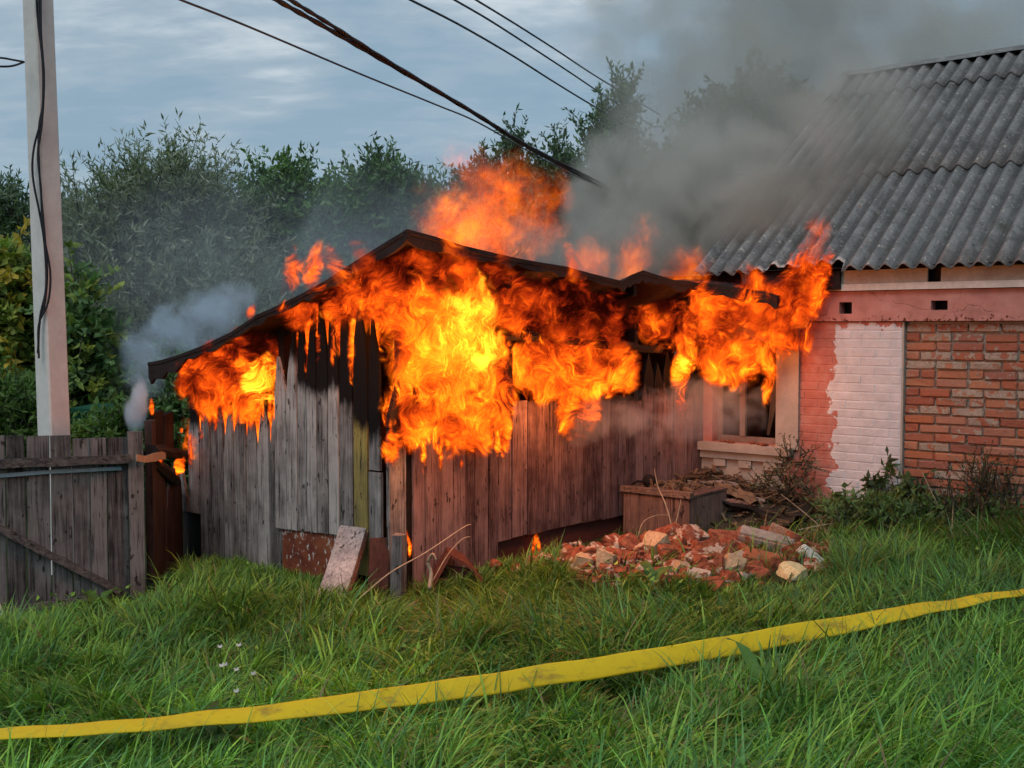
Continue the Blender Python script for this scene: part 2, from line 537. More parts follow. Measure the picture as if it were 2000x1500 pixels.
def rust_mat():
    def b(nt, pos, obj, rnd):
        p = shifted(nt, obj, rnd)
        n = noi(nt, p, 6.0, 5.0, 0.6)
        col = ramp(nt, n, [(0.32, (0.085, 0.018, 0.012)), (0.6, (0.20, 0.055, 0.024)), (0.8, (0.26, 0.095, 0.04))])
        w = noi(nt, vmt(nt, 'MULTIPLY', p, (1, 1, 0.55)), 34.0, 4.0, 0.65)
        up = attr(nt, 'char')
        col = mix(nt, mrange(nt, mth(nt, 'ADD', w, mth(nt, 'MULTIPLY', up, 0.10)), 0.66, 0.69), col, (0.42, 0.40, 0.38))
        return col, n
    return surf('rusty_sheet', b, rough=0.75, spec=0.3, bump_dist=0.003)


M['rust'] = rust_mat()


def hose_mat():
    def b(nt, pos, obj, rnd):
        n = noi(nt, vmt(nt, 'MULTIPLY', obj, (0.8, 0.8, 1.0)), 3.2, 4.0, 0.6, 0.4)
        col = mix(nt, mrange(nt, n, 0.30, 0.5, 0.35, 0.0), (0.66, 0.45, 0.012), (0.47, 0.28, 0.015))
        d = noi(nt, vmt(nt, 'MULTIPLY', obj, (1, 1, 3.0)), 4.0, 6.0, 0.68)
        col = mix(nt, mrange(nt, d, 0.52, 0.70, 0.0, 0.8), col, (0.19, 0.115, 0.035))
        d2 = noi(nt, obj, 22.0, 4.0, 0.65)
        col = mix(nt, mrange(nt, d2, 0.5, 0.75, 0.0, 0.5), col, (0.33, 0.21, 0.03))
        w = noi(nt, obj, 300.0, 2.0, 0.5)
        col = mix(nt, mth(nt, 'MULTIPLY', w, 0.25), col, (0.40, 0.26, 0.01))
        return col, w
    return surf('yellow_woven_hose', b, rough=0.7, spec=0.25, bump_dist=0.001)


M['hose'] = hose_mat()


def leaf_mat(name, trans=0.35, rough=0.55):
    m, nt, out = new_mat(name)
    c = attr(nt, 'col', 'Color')
    b = nd(nt, 'ShaderNodeBsdfPrincipled', {'Base Color': c, 'Roughness': rough, 'Specular IOR Level': 0.3})
    t = nd(nt, 'ShaderNodeBsdfTranslucent', {'Color': mix(nt, 1.0, c, (1.1, 1.25, 0.55), 'MULTIPLY')})
    s = nd(nt, 'ShaderNodeMixShader', {0: trans, 1: b.outputs[0], 2: t.outputs[0]})
    nt.links.new(s.outputs[0], out.inputs[0])
    return m


M['leaf'] = leaf_mat('leaves')
M['grass'] = leaf_mat('grass_blades', 0.3, 0.5)
M['glass'] = None


def glass_mat():
    m, nt, out = new_mat('sooty_window_glass')
    g = nd(nt, 'ShaderNodeBsdfGlossy', {'Color': (0.8, 0.8, 0.8, 1), 'Roughness': 0.06})
    t = nd(nt, 'ShaderNodeBsdfTransparent', {'Color': (0.75, 0.74, 0.72, 1)})
    f = nd(nt, 'ShaderNodeFresnel', {'IOR': 1.45})
    s = nd(nt, 'ShaderNodeMixShader', {0: f.outputs[0], 1: t.outputs[0], 2: g.outputs[0]})
    nt.links.new(s.outputs[0], out.inputs[0])
    return m


M['glass'] = glass_mat()

# ------------------------------------------------------------------ ground
def build_ground():
    xs = np.concatenate([np.array([-900, -300, -100, -40, -20, -12]), np.linspace(-8, 9, 52), np.array([13, 20, 40, 100, 300, 900])])
    ys = np.concatenate([np.array([-300, -60, -15, -4]), np.linspace(0, 13, 40), np.array([16, 20, 28, 45, 80, 160, 400, 1500])])
    vs = [V(x, y, gz(x, y)) for y in ys for x in xs]
    nx = len(xs)
    fs = [(j * nx + i, j * nx + i + 1, (j + 1) * nx + i + 1, (j + 1) * nx + i) for j in range(len(ys) - 1) for i in range(nx - 1)]

    def b(nt, pos, obj, rnd):
        n = noi(nt, pos, 3.0, 5.0, 0.6)
        n2 = noi(nt, pos, 30.0, 3.0, 0.6)
        f = mth(nt, 'ADD', mth(nt, 'MULTIPLY', n, 0.6), mth(nt, 'MULTIPLY', n2, 0.4))
        return ramp(nt, f, [(0.35, (0.016, 0.022, 0.008)), (0.5, (0.028, 0.040, 0.013)), (0.68, (0.06, 0.052, 0.03))]), n2
    m = surf('grassy_soil', b, rough=0.95, spec=0.1, bump_dist=0.03)
    o = put('ground', vs, fs, m, origin=V(0, 0, 0), smooth=True)
    o['kind'] = 'structure'; o['label'] = 'dark soil under the long green grass'


build_ground()

# ------------------------------------------------------------------ house
def grid_wall(name, a_br, z_br, holes, b0, b1, mat, parent):
    """slab in the house front between planes b0 (front) and b1 with rectangular holes (i, j cells) cut through"""
    vs, fs = [], []
    idx = {}

    def vi(i, j, k):
        if (i, j, k) not in idx:
            idx[(i, j, k)] = len(vs); vs.append(H(a_br[i], b0 if k == 0 else b1, z_br[j]))
        return idx[(i, j, k)]
    na, nz = len(a_br) - 1, len(z_br) - 1
    solid = lambda i, j: 0 <= i < na and 0 <= j < nz and (i, j) not in holes
    for i in range(na):
        for j in range(nz):
            if not solid(i, j): continue
            fs.append((vi(i, j, 0), vi(i + 1, j, 0), vi(i + 1, j + 1, 0), vi(i, j + 1, 0)))
            fs.append((vi(i, j, 1), vi(i, j + 1, 1), vi(i + 1, j + 1, 1), vi(i + 1, j, 1)))
            if not solid(i - 1, j): fs.append((vi(i, j, 0), vi(i, j + 1, 0), vi(i, j + 1, 1), vi(i, j, 1)))
            if not solid(i + 1, j): fs.append((vi(i + 1, j, 0), vi(i + 1, j, 1), vi(i + 1, j + 1, 1), vi(i + 1, j + 1, 0)))
            if not solid(i, j - 1): fs.append((vi(i, j, 0), vi(i, j, 1), vi(i + 1, j, 1), vi(i + 1, j, 0)))
            if not solid(i, j + 1): fs.append((vi(i, j + 1, 0), vi(i + 1, j + 1, 0), vi(i + 1, j + 1, 1), vi(i, j + 1, 1)))
    return put(name, vs, fs, mat, parent)


def build_house():
    hs = thing('brick_house', H(3.0, 2.5, 0.0), 'single storey brick house with grey corrugated roof, part painted pink and white', 'house')
    HL, HD = 7.0, 5.0
    a_win0, zt = ha(1392, 700, 0.0); a_win1, _ = ha(1519, 700, 0.0)
    _, z_sill = ha(1450, 866, 0.0)
    z_top = 1.80
    z_beam0, z_beam1 = 1.806, 2.066
    a_pil = ha(1562, 760)[0]
    # core wall with the window opening (limewashed backing behind the painted bricks)
    grid_wall('front_wall', [-0.25, a_win0, a_win1, A_W1], [-0.25, z_sill, 1.62, z_top], {(1, 1)}, 0.002, 0.30, M['painted'], hs)
    hbox('mortar_wall', A_W1, HL, 0.056, 0.30, -0.25, z_top, M['mortar'], hs)
    hbox('reveal_strip', A_W1 - 0.004, A_W1 + 0.016, 0.003, 0.05, -0.2, z_top - 0.002, M['plaster_grey'], hs)
    hbox('side_wall', -0.25, 0.05, 0.30, HD, -0.3, 2.05, M['plaster_pink'], hs)
    hbox('back_wall', -0.25, HL, HD, HD + 0.3, -0.3, 2.05, M['plaster_pink'], hs)
    hbox('end_wall', HL - 0.3, HL, 0.30, HD, -0.3, 2.05, M['plaster_pink'], hs)
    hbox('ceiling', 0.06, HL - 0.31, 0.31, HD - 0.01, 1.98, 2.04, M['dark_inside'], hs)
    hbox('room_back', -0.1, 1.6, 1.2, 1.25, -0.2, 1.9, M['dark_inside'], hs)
    # beam with putlog holes
    def hole(px0, px1, py0, py1):
        a0, z0 = ha(px0, py1, -0.03); a1, z1 = ha(px1, py0, -0.03)
        return a0, a1, z0, z1
    h1 = hole(1639, 1664, 590, 613); h2 = hole(1818, 1851, 587, 606)
    zb = sorted([z_beam0, h1[2], h1[3], h2[2] + 0.002, h2[3] + 0.002, z_beam1])
    ab = [-0.6, h1[0], h1[1], h2[0], h2[1], HL]
    holes = set()
    for (hh, i, e) in ((h1, 1, 0.0), (h2, 3, 0.002)):
        for j in range(len(zb) - 1):
            zm = (zb[j] + zb[j + 1]) / 2
            if hh[2] + e - 1e-6 < zm < hh[3] + e + 1e-6: holes.add((i, j))
    grid_wall('lintel_band', ab, zb, holes, -0.03, 0.28, M['pinkband'], hs)
    hbox('hole_backing', h1[0] - 0.1, h2[1] + 0.1, 0.09, 0.10, z_beam0 + 0.02, z_beam1 - 0.01, M['void'], hs)
    # eave boards with a rotted gap
    g0, _ = ha(1811, 540, -0.07); g1, _ = ha(1837, 540, -0.07)
    for (s, e) in ((-0.75, 0.95), (0.955, 3.05), (3.056, HL)):
        hbox('fascia_board', s, e, -0.075, -0.045, 2.070 + 0.012 * random.random(), 2.128, M['board_white'], hs, 0.002)
    for (s, e) in ((0.45, g0), (g1, 2.95), (2.957, HL)):
        hbox('soffit_board', s, e, -0.058, -0.036, 2.131, 2.245, M['board_cream'], hs, 0.003)
    hbox('charred_soffit', ha(1490, 550, -0.09)[0], ha(1641, 550, -0.09)[0], -0.105, -0.082, 2.085, 2.25, M['char'], hs, 0.006)
    hbox('wall_plate', -0.6, HL, 0.02, 0.16, 2.07, 2.25, M['char'], hs)

    # ---- bricks: six shared meshes in two sizes
    raw_full = [bevel_box_mesh('brick', 0.245, 0.11, 0.065, 0.009, 0.0048, M['brick'], s) for s in range(10)]
    raw_half = [bevel_box_mesh('brick', 0.118, 0.11, 0.065, 0.009, 0.0048, M['brick'], 20 + s) for s in range(5)]
    pt_full = [bevel_box_mesh('painted_brick', 0.247, 0.11, 0.069, 0.005, 0.0015, M['painted'], 40 + s) for s in range(4)]
    rotm = Matrix.Rotation(-TH, 4, 'Z')

    def lay(me, name, a, z, b, rz=0.0, rx=0.0, sx=1.0):
        o = bpy.data.objects.new(name, me); COL.objects.link(o)
        o.location = H(a, b + 0.055, z)
        o.rotation_euler = (0, rx, -TH + rz)
        o.scale = (sx, 1, 1)
        adopt(o, hs)
    wall_bricks = []
    pitch = 0.0766
    zt0 = z_top - 0.036 - 0.02
    for r in range(25):
        z = zt0 - r * pitch
        if z < -0.12: break
        a = A_W1 + 0.022
        if r % 2 == 1:
            lay(random.choice(raw_half), 'brick', a + 0.059, z, 0.030 + random.uniform(-0.004, 0.005)); a += 0.130
        while a < 3.62:
            if r > 0 and random.random() < 0.06:
                lay(random.choice(raw_half), 'brick', a + 0.059, z, 0.030 + random.uniform(-0.005, 0.006)); a += 0.130; continue
            if r == 0 and random.random() < 0.12:
                a += 0.05
            lay(random.choice(raw_full), 'brick', a + 0.1225, z + random.uniform(-0.003, 0.003), 0.030 + random.uniform(-0.009, 0.009),
                random.uniform(-0.012, 0.012), random.uniform(-0.012, 0.012))
            a += 0.2575 + random.uniform(-0.004, 0.006)
    # brickwork beyond the picture's right edge, joined
    vs, fs = [], []
    for r in range(24):
        a = 3.66 + 0.13 * (r % 2)
        while a < HL - 0.25:
            n0 = len(vs); vs += boxv(H(a, 0.033, zt0 - r * pitch - 0.032), UH * 0.245, VH * 0.1, ZV * 0.064)
            fs += [tuple(i + n0 for i in f) for f in BOXF]; a += 0.26
    o = put('brickwork', vs, fs, M['brick'], hs); o['kind'] = 'stuff'
    # painted bricks
    for r in range(26):
        z = zt0 + 0.018 - r * pitch
        if z < -0.1: break
        a = a_win1 + 0.02 - (0.13 if r % 2 else 0.0)
        if z > 1.64: a = a_win0 - 0.3 - (0.13 if r % 2 else 0.0)
        while a < A_W1 - 0.03:
            l, rr = max(a, (a_win1 + 0.005) if z < 1.64 else -0.2), min(a + 0.247, A_W1 - 0.006)
            if rr - l > 0.03:
                lay(random.choice(pt_full), 'painted_brick', (l + rr) / 2, z, -0.0012 + random.uniform(-0.0012, 0.0012), 0, random.uniform(-0.004, 0.004), (rr - l) / 0.247)
            a += 0.257
    # grey rendered pilaster right of the window
    hbox('pilaster', a_win1 + 0.001, a_pil, -0.03, -0.006, z_sill - 0.02, 1.79, M['plaster_grey'], hs, 0.001)
    hbox('pilaster_cap', a_win0 - 0.2, a_win1 + 0.0, -0.029, -0.007, 1.625, 1.79, M['plaster_grey'], hs, 0.001)
    # ---- window
    w = thing('window', H((a_win0 + a_win1) / 2, 0.12, z_sill), '', None); del w['label']
    adopt(w, hs)
    f0, f1 = a_win0 + 0.002, a_win1 - 0.002
    zb0, zb1 = z_sill + 0.002, 1.618
    B0, B1 = 0.10, 0.15
    hbox('frame', f0, f0 + 0.05, B0, B1, zb0, zb1, M['frame_paint'], w)
    hbox('frame', f1 - 0.05, f1, B0, B1, zb0, zb1, M['frame_paint'], w)
    hbox('frame', f0 + 0.051, f1 - 0.051, B0, B1, zb0, zb0 + 0.055, M['frame_paint'], w)
    hbox('frame', f0 + 0.051, f1 - 0.051, B0, B1, zb1 - 0.055, zb1, M['frame_paint'], w)
    am = ha(1451, 780, B0)[0]
    hbox('mullion', am - 0.028, am + 0.028, B0 - 0.008, B1, zb0 + 0.056, zb1 - 0.056, M['frame_paint'], w)
    hbox('pane', f0 + 0.052, am - 0.030, 0.123, 0.127, zb0 + 0.057, zb1 - 0.057, M['glass'], w)
    hbox('pane', am + 0.030, f1 - 0.052, 0.123, 0.127, zb0 + 0.057, zb1 - 0.057, M['glass'], w)
    # tied-back curtain behind the right pane
    vs, fs = [], []
    for k in range(15):
        t = k / 14
        z = zb1 - 0.05 - t * (zb1 - zb0 - 0.12)
        c = f1 - 0.06 - 0.10 * t ** 2.2 - 0.02
        wd = 0.12 * (1 - t) + 0.022
        for q in range(7):
            u = q / 6
            vs.append(H(c - wd + 2 * wd * u * 0.5, 0.22 + 0.018 * math.sin(u * 14 + t * 2), z))
    for k in range(14):
        for q in range(6):
            fs.append((k * 7 + q, k * 7 + q + 1, (k + 1) * 7 + q + 1, (k + 1) * 7 + q))
    put('curtain', vs, fs, M['curtain'], w, smooth=True)
    # ---- stepped sill and the three dentils below it
    s0 = ha(1362, 880, -0.1)[0]; s1 = ha(1541, 880, -0.1)[0]
    hbox('sill', s0, s1, -0.11, 0.12, z_sill - 0.075, z_sill - 0.004, M['plaster_grey'], hs, 0.004)
    hbox('sill_course', s0 + 0.01, s1 - 0.05, -0.07, -0.006, z_sill - 0.15, z_sill - 0.078, M['plaster_grey'], hs, 0.003)
    hbox('apron', -0.2, a_win1 + 0.06, -0.028, -0.007, 0.0, z_sill - 0.152, M['plaster_grey'], hs, 0.001)
    for px in (1405, 1454, 1503):
        a, z = ha(px, 908, -0.06)
        hbox('dentil', a - 0.062, a + 0.062, -0.062, -0.029, z_sill - 0.222, z_sill - 0.154, M['plaster_grey'], hs, 0.003)
    # broken brick bits lying on the sill
    for k in range(7):
        a = random.uniform(a_win0 - 0.05, a_win1 - 0.05)
        me = bevel_box_mesh('brick_crumb', random.uniform(0.03, 0.09), 0.05, 0.025, 0.008, 0.006, M['rubble'], 60 + k)
        o = bpy.data.objects.new('brick_crumb', me); COL.objects.link(o)
        o.location = H(a, -0.02 + random.uniform(-0.03, 0.05), z_sill + 0.008); o.rotation_euler = (0.1, 0.1, random.uniform(0, 3))
        adopt(o, hs)

    # ---- roof
    p = R(34.5)
    WS = VH * math.cos(p) + ZV * math.sin(p)        # up the slope
    NS = (ZV * math.cos(p) - VH * math.sin(p))      # out of the slope
    E0 = hit(1800, 520, H(0, -0.20, 0), VH)         # eave point under the right-hand seam
    A0 = (E0 - JO).dot(UH)

    def roofc(px, py):
        q = hit(px, py, E0, NS) - E0
        return q.dot(UH), q.dot(WS)
    lap1 = roofc(1908, 326)[1]; lap2 = roofc(2000, 147)[1]; rid = roofc(1800, 127)[1]
    a_rake = roofc(1643, 155)[0]
    print('ROOF', A0, lap1, lap2, rid, a_rake)
    rf = thing('roof', H(3, 2, 2.2), '', None); del rf['label']
    adopt(rf, hs)
    PITCHW = 0.15

    def sheet(a0, a1, w0, w1, lift0, lift1, eave=None, name='corrugated_sheet', frag=0.0):
        n = max(8, int(round((a1 - a0) / PITCHW * 12)))
        rows = 5
        top, fr, vl = [], [], []
        for j in range(rows):
            t = j / (rows - 1)
            for i in range(n + 1):
                a = a0 + (a1 - a0) * i / n
                lo = w0 + (eave(a) if eave else 0.0)
                tt = t if j != 1 or not eave else 0.03
                w_ = lo + (w1 - lo) * tt
                hgt = 0.029 * math.cos(2 * PI * a / PITCHW) + lift0 + (lift1 - lift0) * tt
                top.append(E0 + UH * a + WS * w_ + NS * hgt)
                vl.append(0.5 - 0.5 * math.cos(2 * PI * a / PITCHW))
                fr.append(1.0 if (eave and j < 1 and eave(a) > 0.02) else 0.0)
        m_ = len(top)
        bot = [v - NS * 0.007 for v in top]
        vs = top + bot
        W = n + 1
        fs = []
        for j in range(rows - 1):
            for i in range(n):
                q = (j * W + i, j * W + i + 1, (j + 1) * W + i + 1, (j + 1) * W + i)
                fs.append(q); fs.append(tuple(m_ + k for k in reversed(q)))
        for i in range(n):
            fs.append((i, m_ + i, m_ + i + 1, i + 1))
            k = (rows - 1) * W + i
            fs.append((k, k + 1, m_ + k + 1, m_ + k))
        for j in range(rows - 1):
            k = j * W; fs.append((k, k + W, m_ + k + W, m_ + k))
            k = j * W + n; fs.append((k, m_ + k, m_ + k + W, k + W))
        put(name, vs, fs, M['asbestos'], rf, smooth=True, attrs={'fresh': fr + fr, 'valley_shade': vl + vl})
    CW = 7 * PITCHW
    a_f0 = ha(1475, 540, -0.2)[0] - A0; a_f1 = ha(1640, 530, -0.2)[0] - A0

    def burnt(a):
        # lower edge broken away where the fire reached the eave
        if a > a_f1 or a < a_f0: return 0.0
        u = (a - a_f0) / (a_f1 - a_f0)
        return max(0.0, 0.05 + 0.09 * u + 0.07 * mnoise.noise(V(a * 9, 1.7, 0)) + 0.035 * mnoise.noise(V(a * 31, 4.2, 0)))
    k0 = int(math.floor(a_rake / CW)) - 0
    for k in range(k0, 5):
        c0 = max(k * CW - 0.0, a_rake)
        c1 = k * CW + CW + PITCHW * 0.55
        if c1 - c0 < 0.1: continue
        lk = (0.0045 if k % 2 else 0.0) + random.uniform(0, 0.004)
        j1, j2 = random.uniform(-0.012, 0.012), random.uniform(-0.012, 0.012)
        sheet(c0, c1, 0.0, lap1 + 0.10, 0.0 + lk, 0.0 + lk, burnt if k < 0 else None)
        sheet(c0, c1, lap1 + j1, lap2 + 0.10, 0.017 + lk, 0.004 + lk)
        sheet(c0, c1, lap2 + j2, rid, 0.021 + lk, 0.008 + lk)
    # ridge capping and the far slope
    aR = 5 * CW
    WB = VH * math.cos(p) - ZV * math.sin(p)
    ridge0 = E0 + WS * rid
    vs, fs = [], []
    for i, a in enumerate(np.linspace(a_rake, aR, 24)):
        j = 0.012 * mnoise.noise(V(a * 3, 0, 9))
        c = ridge0 + UH * a + ZV * (0.055 + j)
        vs += [c - WS * 0.16 + ZV * 0.012, c, c + WB * 0.16 + ZV * 0.012, c - ZV * 0.01]
    for i in range(23):
        b0 = i * 4
        fs += [(b0, b0 + 4, b0 + 5, b0 + 1), (b0 + 1, b0 + 5, b0 + 6, b0 + 2), (b0 + 2, b0 + 6, b0 + 7, b0 + 3), (b0 + 3, b0 + 7, b0 + 4, b0)]
    put('ridge_capping', vs, fs, M['asbestos'], rf, attrs={'fresh': [0.0] * len(vs)})
    bbox_mesh('far_slope', ridge0 + UH * a_rake, UH * (aR - a_rake), WB * rid * 1.05, NS * -0.02, M['asbestos'], rf)
    # gable under the left verge
    g0 = E0 + UH * (a_rake + 0.12) + VH * 0.25
    apex = ridge0 + UH * (a_rake + 0.12) - ZV * 0.06
    g1 = g0 + VH * (2 * ((apex - g0).dot(VH)))
    base = [g0, g1, apex]
    vs = [V(q.x, q.y, q.z) for q in base] + [q + UH * 0.05 for q in base]
    put('gable', vs, [(0, 2, 1), (3, 4, 5), (0, 1, 4, 3), (1, 2, 5, 4), (2, 0, 3, 5)], M['soot'], hs)
    hbox('eave_underside', a_rake + A0, HL, -0.15, 0.02, 2.262, 2.268, M['soot'], hs)
    return rf


build_house()

# ------------------------------------------------------------------ shed
def plank_geo(base, along, nrm, s0, s1, z0, z1, th, tip=None, char_from=None, rows=7, shift=None, lean=0.0):
    """upright board on the wall line base + along * s; nrm points to the outside; tip: burnt taper length"""
    vs, ch = [], []
    zs = list(np.linspace(z0, z1, rows))
    mid, half = (s0 + s1) / 2, (s1 - s0) / 2
    sk = mid + (shift if shift is not None else random.uniform(-0.6, 0.6)) * half
    for z in zs:
        l, r = s0, s1
        if tip and z > z1 - tip:
            u = ((z - (z1 - tip)) / tip) ** 1.5
            l = s0 + (sk - s0) * u * 0.97; r = s1 + (sk - s1) * u * 0.97
            l += random.uniform(-0.006, 0.006); r += random.uniform(-0.006, 0.006)
        l += random.uniform(-0.0015, 0.0015); r += random.uniform(-0.0015, 0.0015)
        c = 0.0 if char_from is None else max(0.0, min(1.0, (z - char_from) / 0.3 + 0.25))
        for s, n in ((l, th), (r, th), (r, 0.0), (l, 0.0)):
            vs.append(base + along * (s + lean * (z - z0)) + nrm * n + ZV * z); ch.append(c)
    fs = [(3, 2, 1, 0)]
    for i in range(rows - 1):
        k = i * 4
        for q in range(4):
            q2 = (q + 1) % 4
            fs.append((k + q, k + q2, k + 4 + q2, k + 4 + q))
    k = (rows - 1) * 4
    fs.append((k, k + 1, k + 2, k + 3))
    return vs, fs, ch


def build_shed():
    sh = thing('burning_shed', CO + VH * 2.0 - UH * 1.4, 'weathered plank lean-to shed on fire, its upper boards charred to points', 'shed')
    NR = UH            # outward normal of the right-hand wall (faces camera right)
    NL = -VH           # outward normal of the left-hand wall

    def sR(px, py=950): return (hit(px, py, CO, UH) - CO).dot(VH)

    def zR(px, py): return hit(px, py, CO, UH).z

    def sL(px, py=950): return -(hit(px, py, CO, VH) - CO).dot(UH)

    def zL(px, py): return hit(px, py, CO, VH).z
    # ---- right-hand wall, plank by plank
    b = [803, 826, 856, 880, 904, 923, 950, 968, 995, 1025, 1061, 1094, 1135, 1172, 1187, 1204, 1219, 1237, 1252, 1271, 1290, 1311, 1333, 1349, 1368]
    for l, r in zip(b[:-1], b[1:]):
        pxm = (l + r) / 2
        if pxm < 960:
            yb = 1153 + (pxm - 829) * (1102 - 1153) / (952 - 829)
        else:
            yb = 1057 + (pxm - 967) * (1004 - 1057) / (1216 - 967)
        z0 = zR(pxm, yb) + random.uniform(-0.008, 0.008)
        if pxm < 1000:
            zt = zR(pxm, 690 + random.uniform(-40, 40)); tip = 0.35; cf = zR(pxm, 850 - random.uniform(0, 40))
        elif pxm < 1245:
            zt = zR(pxm, 783); tip = None; cf = zR(pxm, 800)
        else:
            zt = zR(pxm, 690 + random.uniform(-20, 20)); tip = 0.2; cf = zR(pxm, 790)
        s0, s1 = sR(l) + 0.006, sR(r) - 0.006
        mat = M['plank_warm']; random.random()
        vs, fs, ch = plank_geo(CO, VH, NR, s0, s1, z0, zt, 0.024 + random.uniform(-0.006, 0.008), tip, cf, rows=8 if tip else 5)
        put('plank', vs, fs, mat, sh, attrs={'char': ch})
    # frame of the burnt-out opening and the beam above it
    pA, pB = hit(985, 655, CO + UH * 0.02, UH), hit(1290, 682, CO + UH * 0.02, UH)
    for nm, q0, q1, th in (('charred_beam', pA, pB, 0.055), ('charred_rail', hit(1005, 792, CO - UH * 0.06, UH), hit(1250, 780, CO - UH * 0.06, UH), 0.06)):
        pts = [q0.lerp(q1, t / 7) + ZV * random.uniform(-0.012, 0.012) for t in range(8)]
        vs, fs = tube_geo(pts, [th * random.uniform(0.55, 0.8) for _ in pts], 5)
        put(nm, vs, fs, M['char'], sh)
    for px in (1000, 1130, 1245):
        s = sR(px)
        o = CO + VH * (s - 0.03) - UH * 0.09 + ZV * -0.2
        bbox_mesh('wall_stud', o, VH * 0.06, UH * 0.07, ZV * (zR(px, 600) + 0.2), M['char'], sh, 0.006)
    # maroon plinth boards under the raised planks
    zb = lambda px: zR(px, 1057 + (px - 967) * (1004 - 1057) / (1216 - 967))
    s0, s1 = sR(968), sR(1219)
    bbox_mesh('plinth_board', CO + VH * s0 - UH * 0.03 + ZV * (-0.3), VH * (s1 - s0), UH * 0.02, ZV * (zb(1090) + 0.36), M['maroon'], sh)
    bbox_mesh('plinth_board', CO + VH * (s1 + 0.01) - UH * 0.03 + ZV * (-0.3), VH * (4.0 - s1), UH * 0.02, ZV * 0.6, M['maroon'], sh)
    # corner post and the pale board next to it
    bbox_mesh('corner_post', CO + UH * -0.10 + VH * 0.0 + ZV * -0.25, UH * 0.09, VH * 0.09, ZV * (1.75 + 0.25), M['char'], sh, 0.004)
    vs, fs, ch = plank_geo(CO, VH, NR, sR(755, 1000), sR(787, 1000), zR(770, 1160), zR(770, 740), 0.03, 0.3, zR(770, 900))
    put('corner_board', vs, fs, M['plank'], sh, attrs={'char': ch})
    # ---- left-hand wall
    g1 = [395, 418, 442, 461, 485, 508, 532, 556]
    for l, r in zip(g1[:-1], g1[1:]):
        pxm = (l + r) / 2
        z0 = zL(pxm, 1095 + (pxm - 395) * 0.115 + 14)
        zt = zL(pxm, random.uniform(745, 785)); cf = zL(pxm, random.uniform(800, 850))
        vs, fs, ch = plank_geo(CO, -UH, NL, sL(r) + 0.006, sL(l) - 0.006, z0, zt, 0.022 + random.uniform(-0.004, 0.006), random.uniform(0.35, 0.62), cf, rows=10)
        put('plank', vs, fs, M['plank'], sh, attrs={'char': ch})
    for l, r in ((352, 372), (373, 394)):
        vs, fs, ch = plank_geo(CO, -UH, NL, sL(r) + 0.002, sL(l) - 0.002, zL(372, 999), zL(372, 760 if l > 360 else 905), 0.022, 0.45, zL(372, 850 if l > 360 else 930), rows=9)
        put('plank', vs, fs, M['plank'], sh, attrs={'char': ch})
    g2 = [548, 571, 593, 611, 631, 653, 674, 700]
    CO2 = CO - VH * 0.03
    for l, r in zip(g2[:-1], g2[1:]):
        pxm = (l + r) / 2
        z0 = zL(pxm, 1030 + (pxm - 558) * 0.11)
        top = {0: 690, 1: 640, 2: 610, 3: 600, 4: 595, 5: 598, 6: 590}[g2.index(l)]
        zt = zL(pxm, top + random.uniform(-8, 8)); cf = zL(pxm, {0: 700, 1: 725, 2: 770, 3: 790, 4: 790, 5: 780, 6: 820}[g2.index(l)])
        vs, fs, ch = plank_geo(CO2, -UH, NL, sL(r) + 0.005, sL(l) - 0.005, z0, zt, 0.024 + random.uniform(-0.004, 0.006), random.uniform(0.3, 0.5), cf, rows=10)
        put('plank', vs, fs, M['plank'], sh, attrs={'char': ch})
    vs, fs, ch = plank_geo(CO2, -UH, NL, sL(729) + 0.003, sL(702) - 0.003, zL(715, 1120), zL(715, 600), 0.026, 0.4, zL(715, 855), rows=10)
    put('yellow_plank', vs, fs, M['plank_yellow'], sh, attrs={'char': ch})
    vs, fs, ch = plank_geo(CO2, -UH, NL, sL(753) + 0.003, sL(731) - 0.003, zL(740, 917), zL(740, 620), 0.022, 0.4, zL(740, 880), rows=9)
    put('plank', vs, fs, M['plank'], sh, attrs={'char': ch})
    vs, fs, ch = plank_geo(CO2, -UH, NL, sL(755) + 0.003, sL(731) - 0.003, zL(740, 1150), zL(740, 921), 0.026, None, None, rows=5)
    put('plank', vs, fs, M['plank'], sh, attrs={'char': [0.0] * len(vs)})
    # rusty sheet at the foot of the wall, and black backing standing in for the unlit void
    q = [hit(558, 1031, CO2 - VH * 0.0, VH), hit(706, 1047, CO2, VH)]
    o = CO2 - UH * sL(558) - VH * 0.006 + ZV * -0.25
    zt = zL(630, 1038) + 0.25
    vs = boxv(o, UH * (sL(558) - sL(706)), VH * 0.005, ZV * zt)
    put('rusty_sheet', vs, BOXF, M['rust'], sh, attrs={'char': [0, 0, 0, 0, 1, 1, 1, 1]})
    bbox_mesh('black_backing', CO - UH * sL(396) + VH * 0.03 + ZV * -0.3, UH * (sL(396) - 0.1), VH * 0.03, ZV * 0.6, M['void'], sh)
    bbox_mesh('black_backing', CO - UH * sL(352) + VH * 0.02 + ZV * -0.3, UH * (sL(352) - sL(395)), VH * 0.02, ZV * (zL(372, 990) + 0.3), M['void'], sh)
    for px in (400, 545, 700):
        bbox_mesh('wall_stud', CO - UH * (sL(px) + 0.03) + VH * 0.035 + ZV * -0.2, UH * 0.06, VH * 0.06, ZV * (zL(px, 720 if px < 500 else 600) + 0.2), M['char'], sh, 0.005)
    # inside: floor and the two far walls, black with soot
    LW = sL(352)
    bbox_mesh('back_wall', CO - UH * LW + VH * 0.1 + ZV * -0.3, UH * 0.04, VH * 3.9, ZV * 1.75, M['soot'], sh)
    bbox_mesh('far_wall', CO - UH * LW + VH * 4.0 + ZV * -0.3, UH * (LW - 0.3), VH * 0.04, ZV * 2.2, M['soot'], sh)
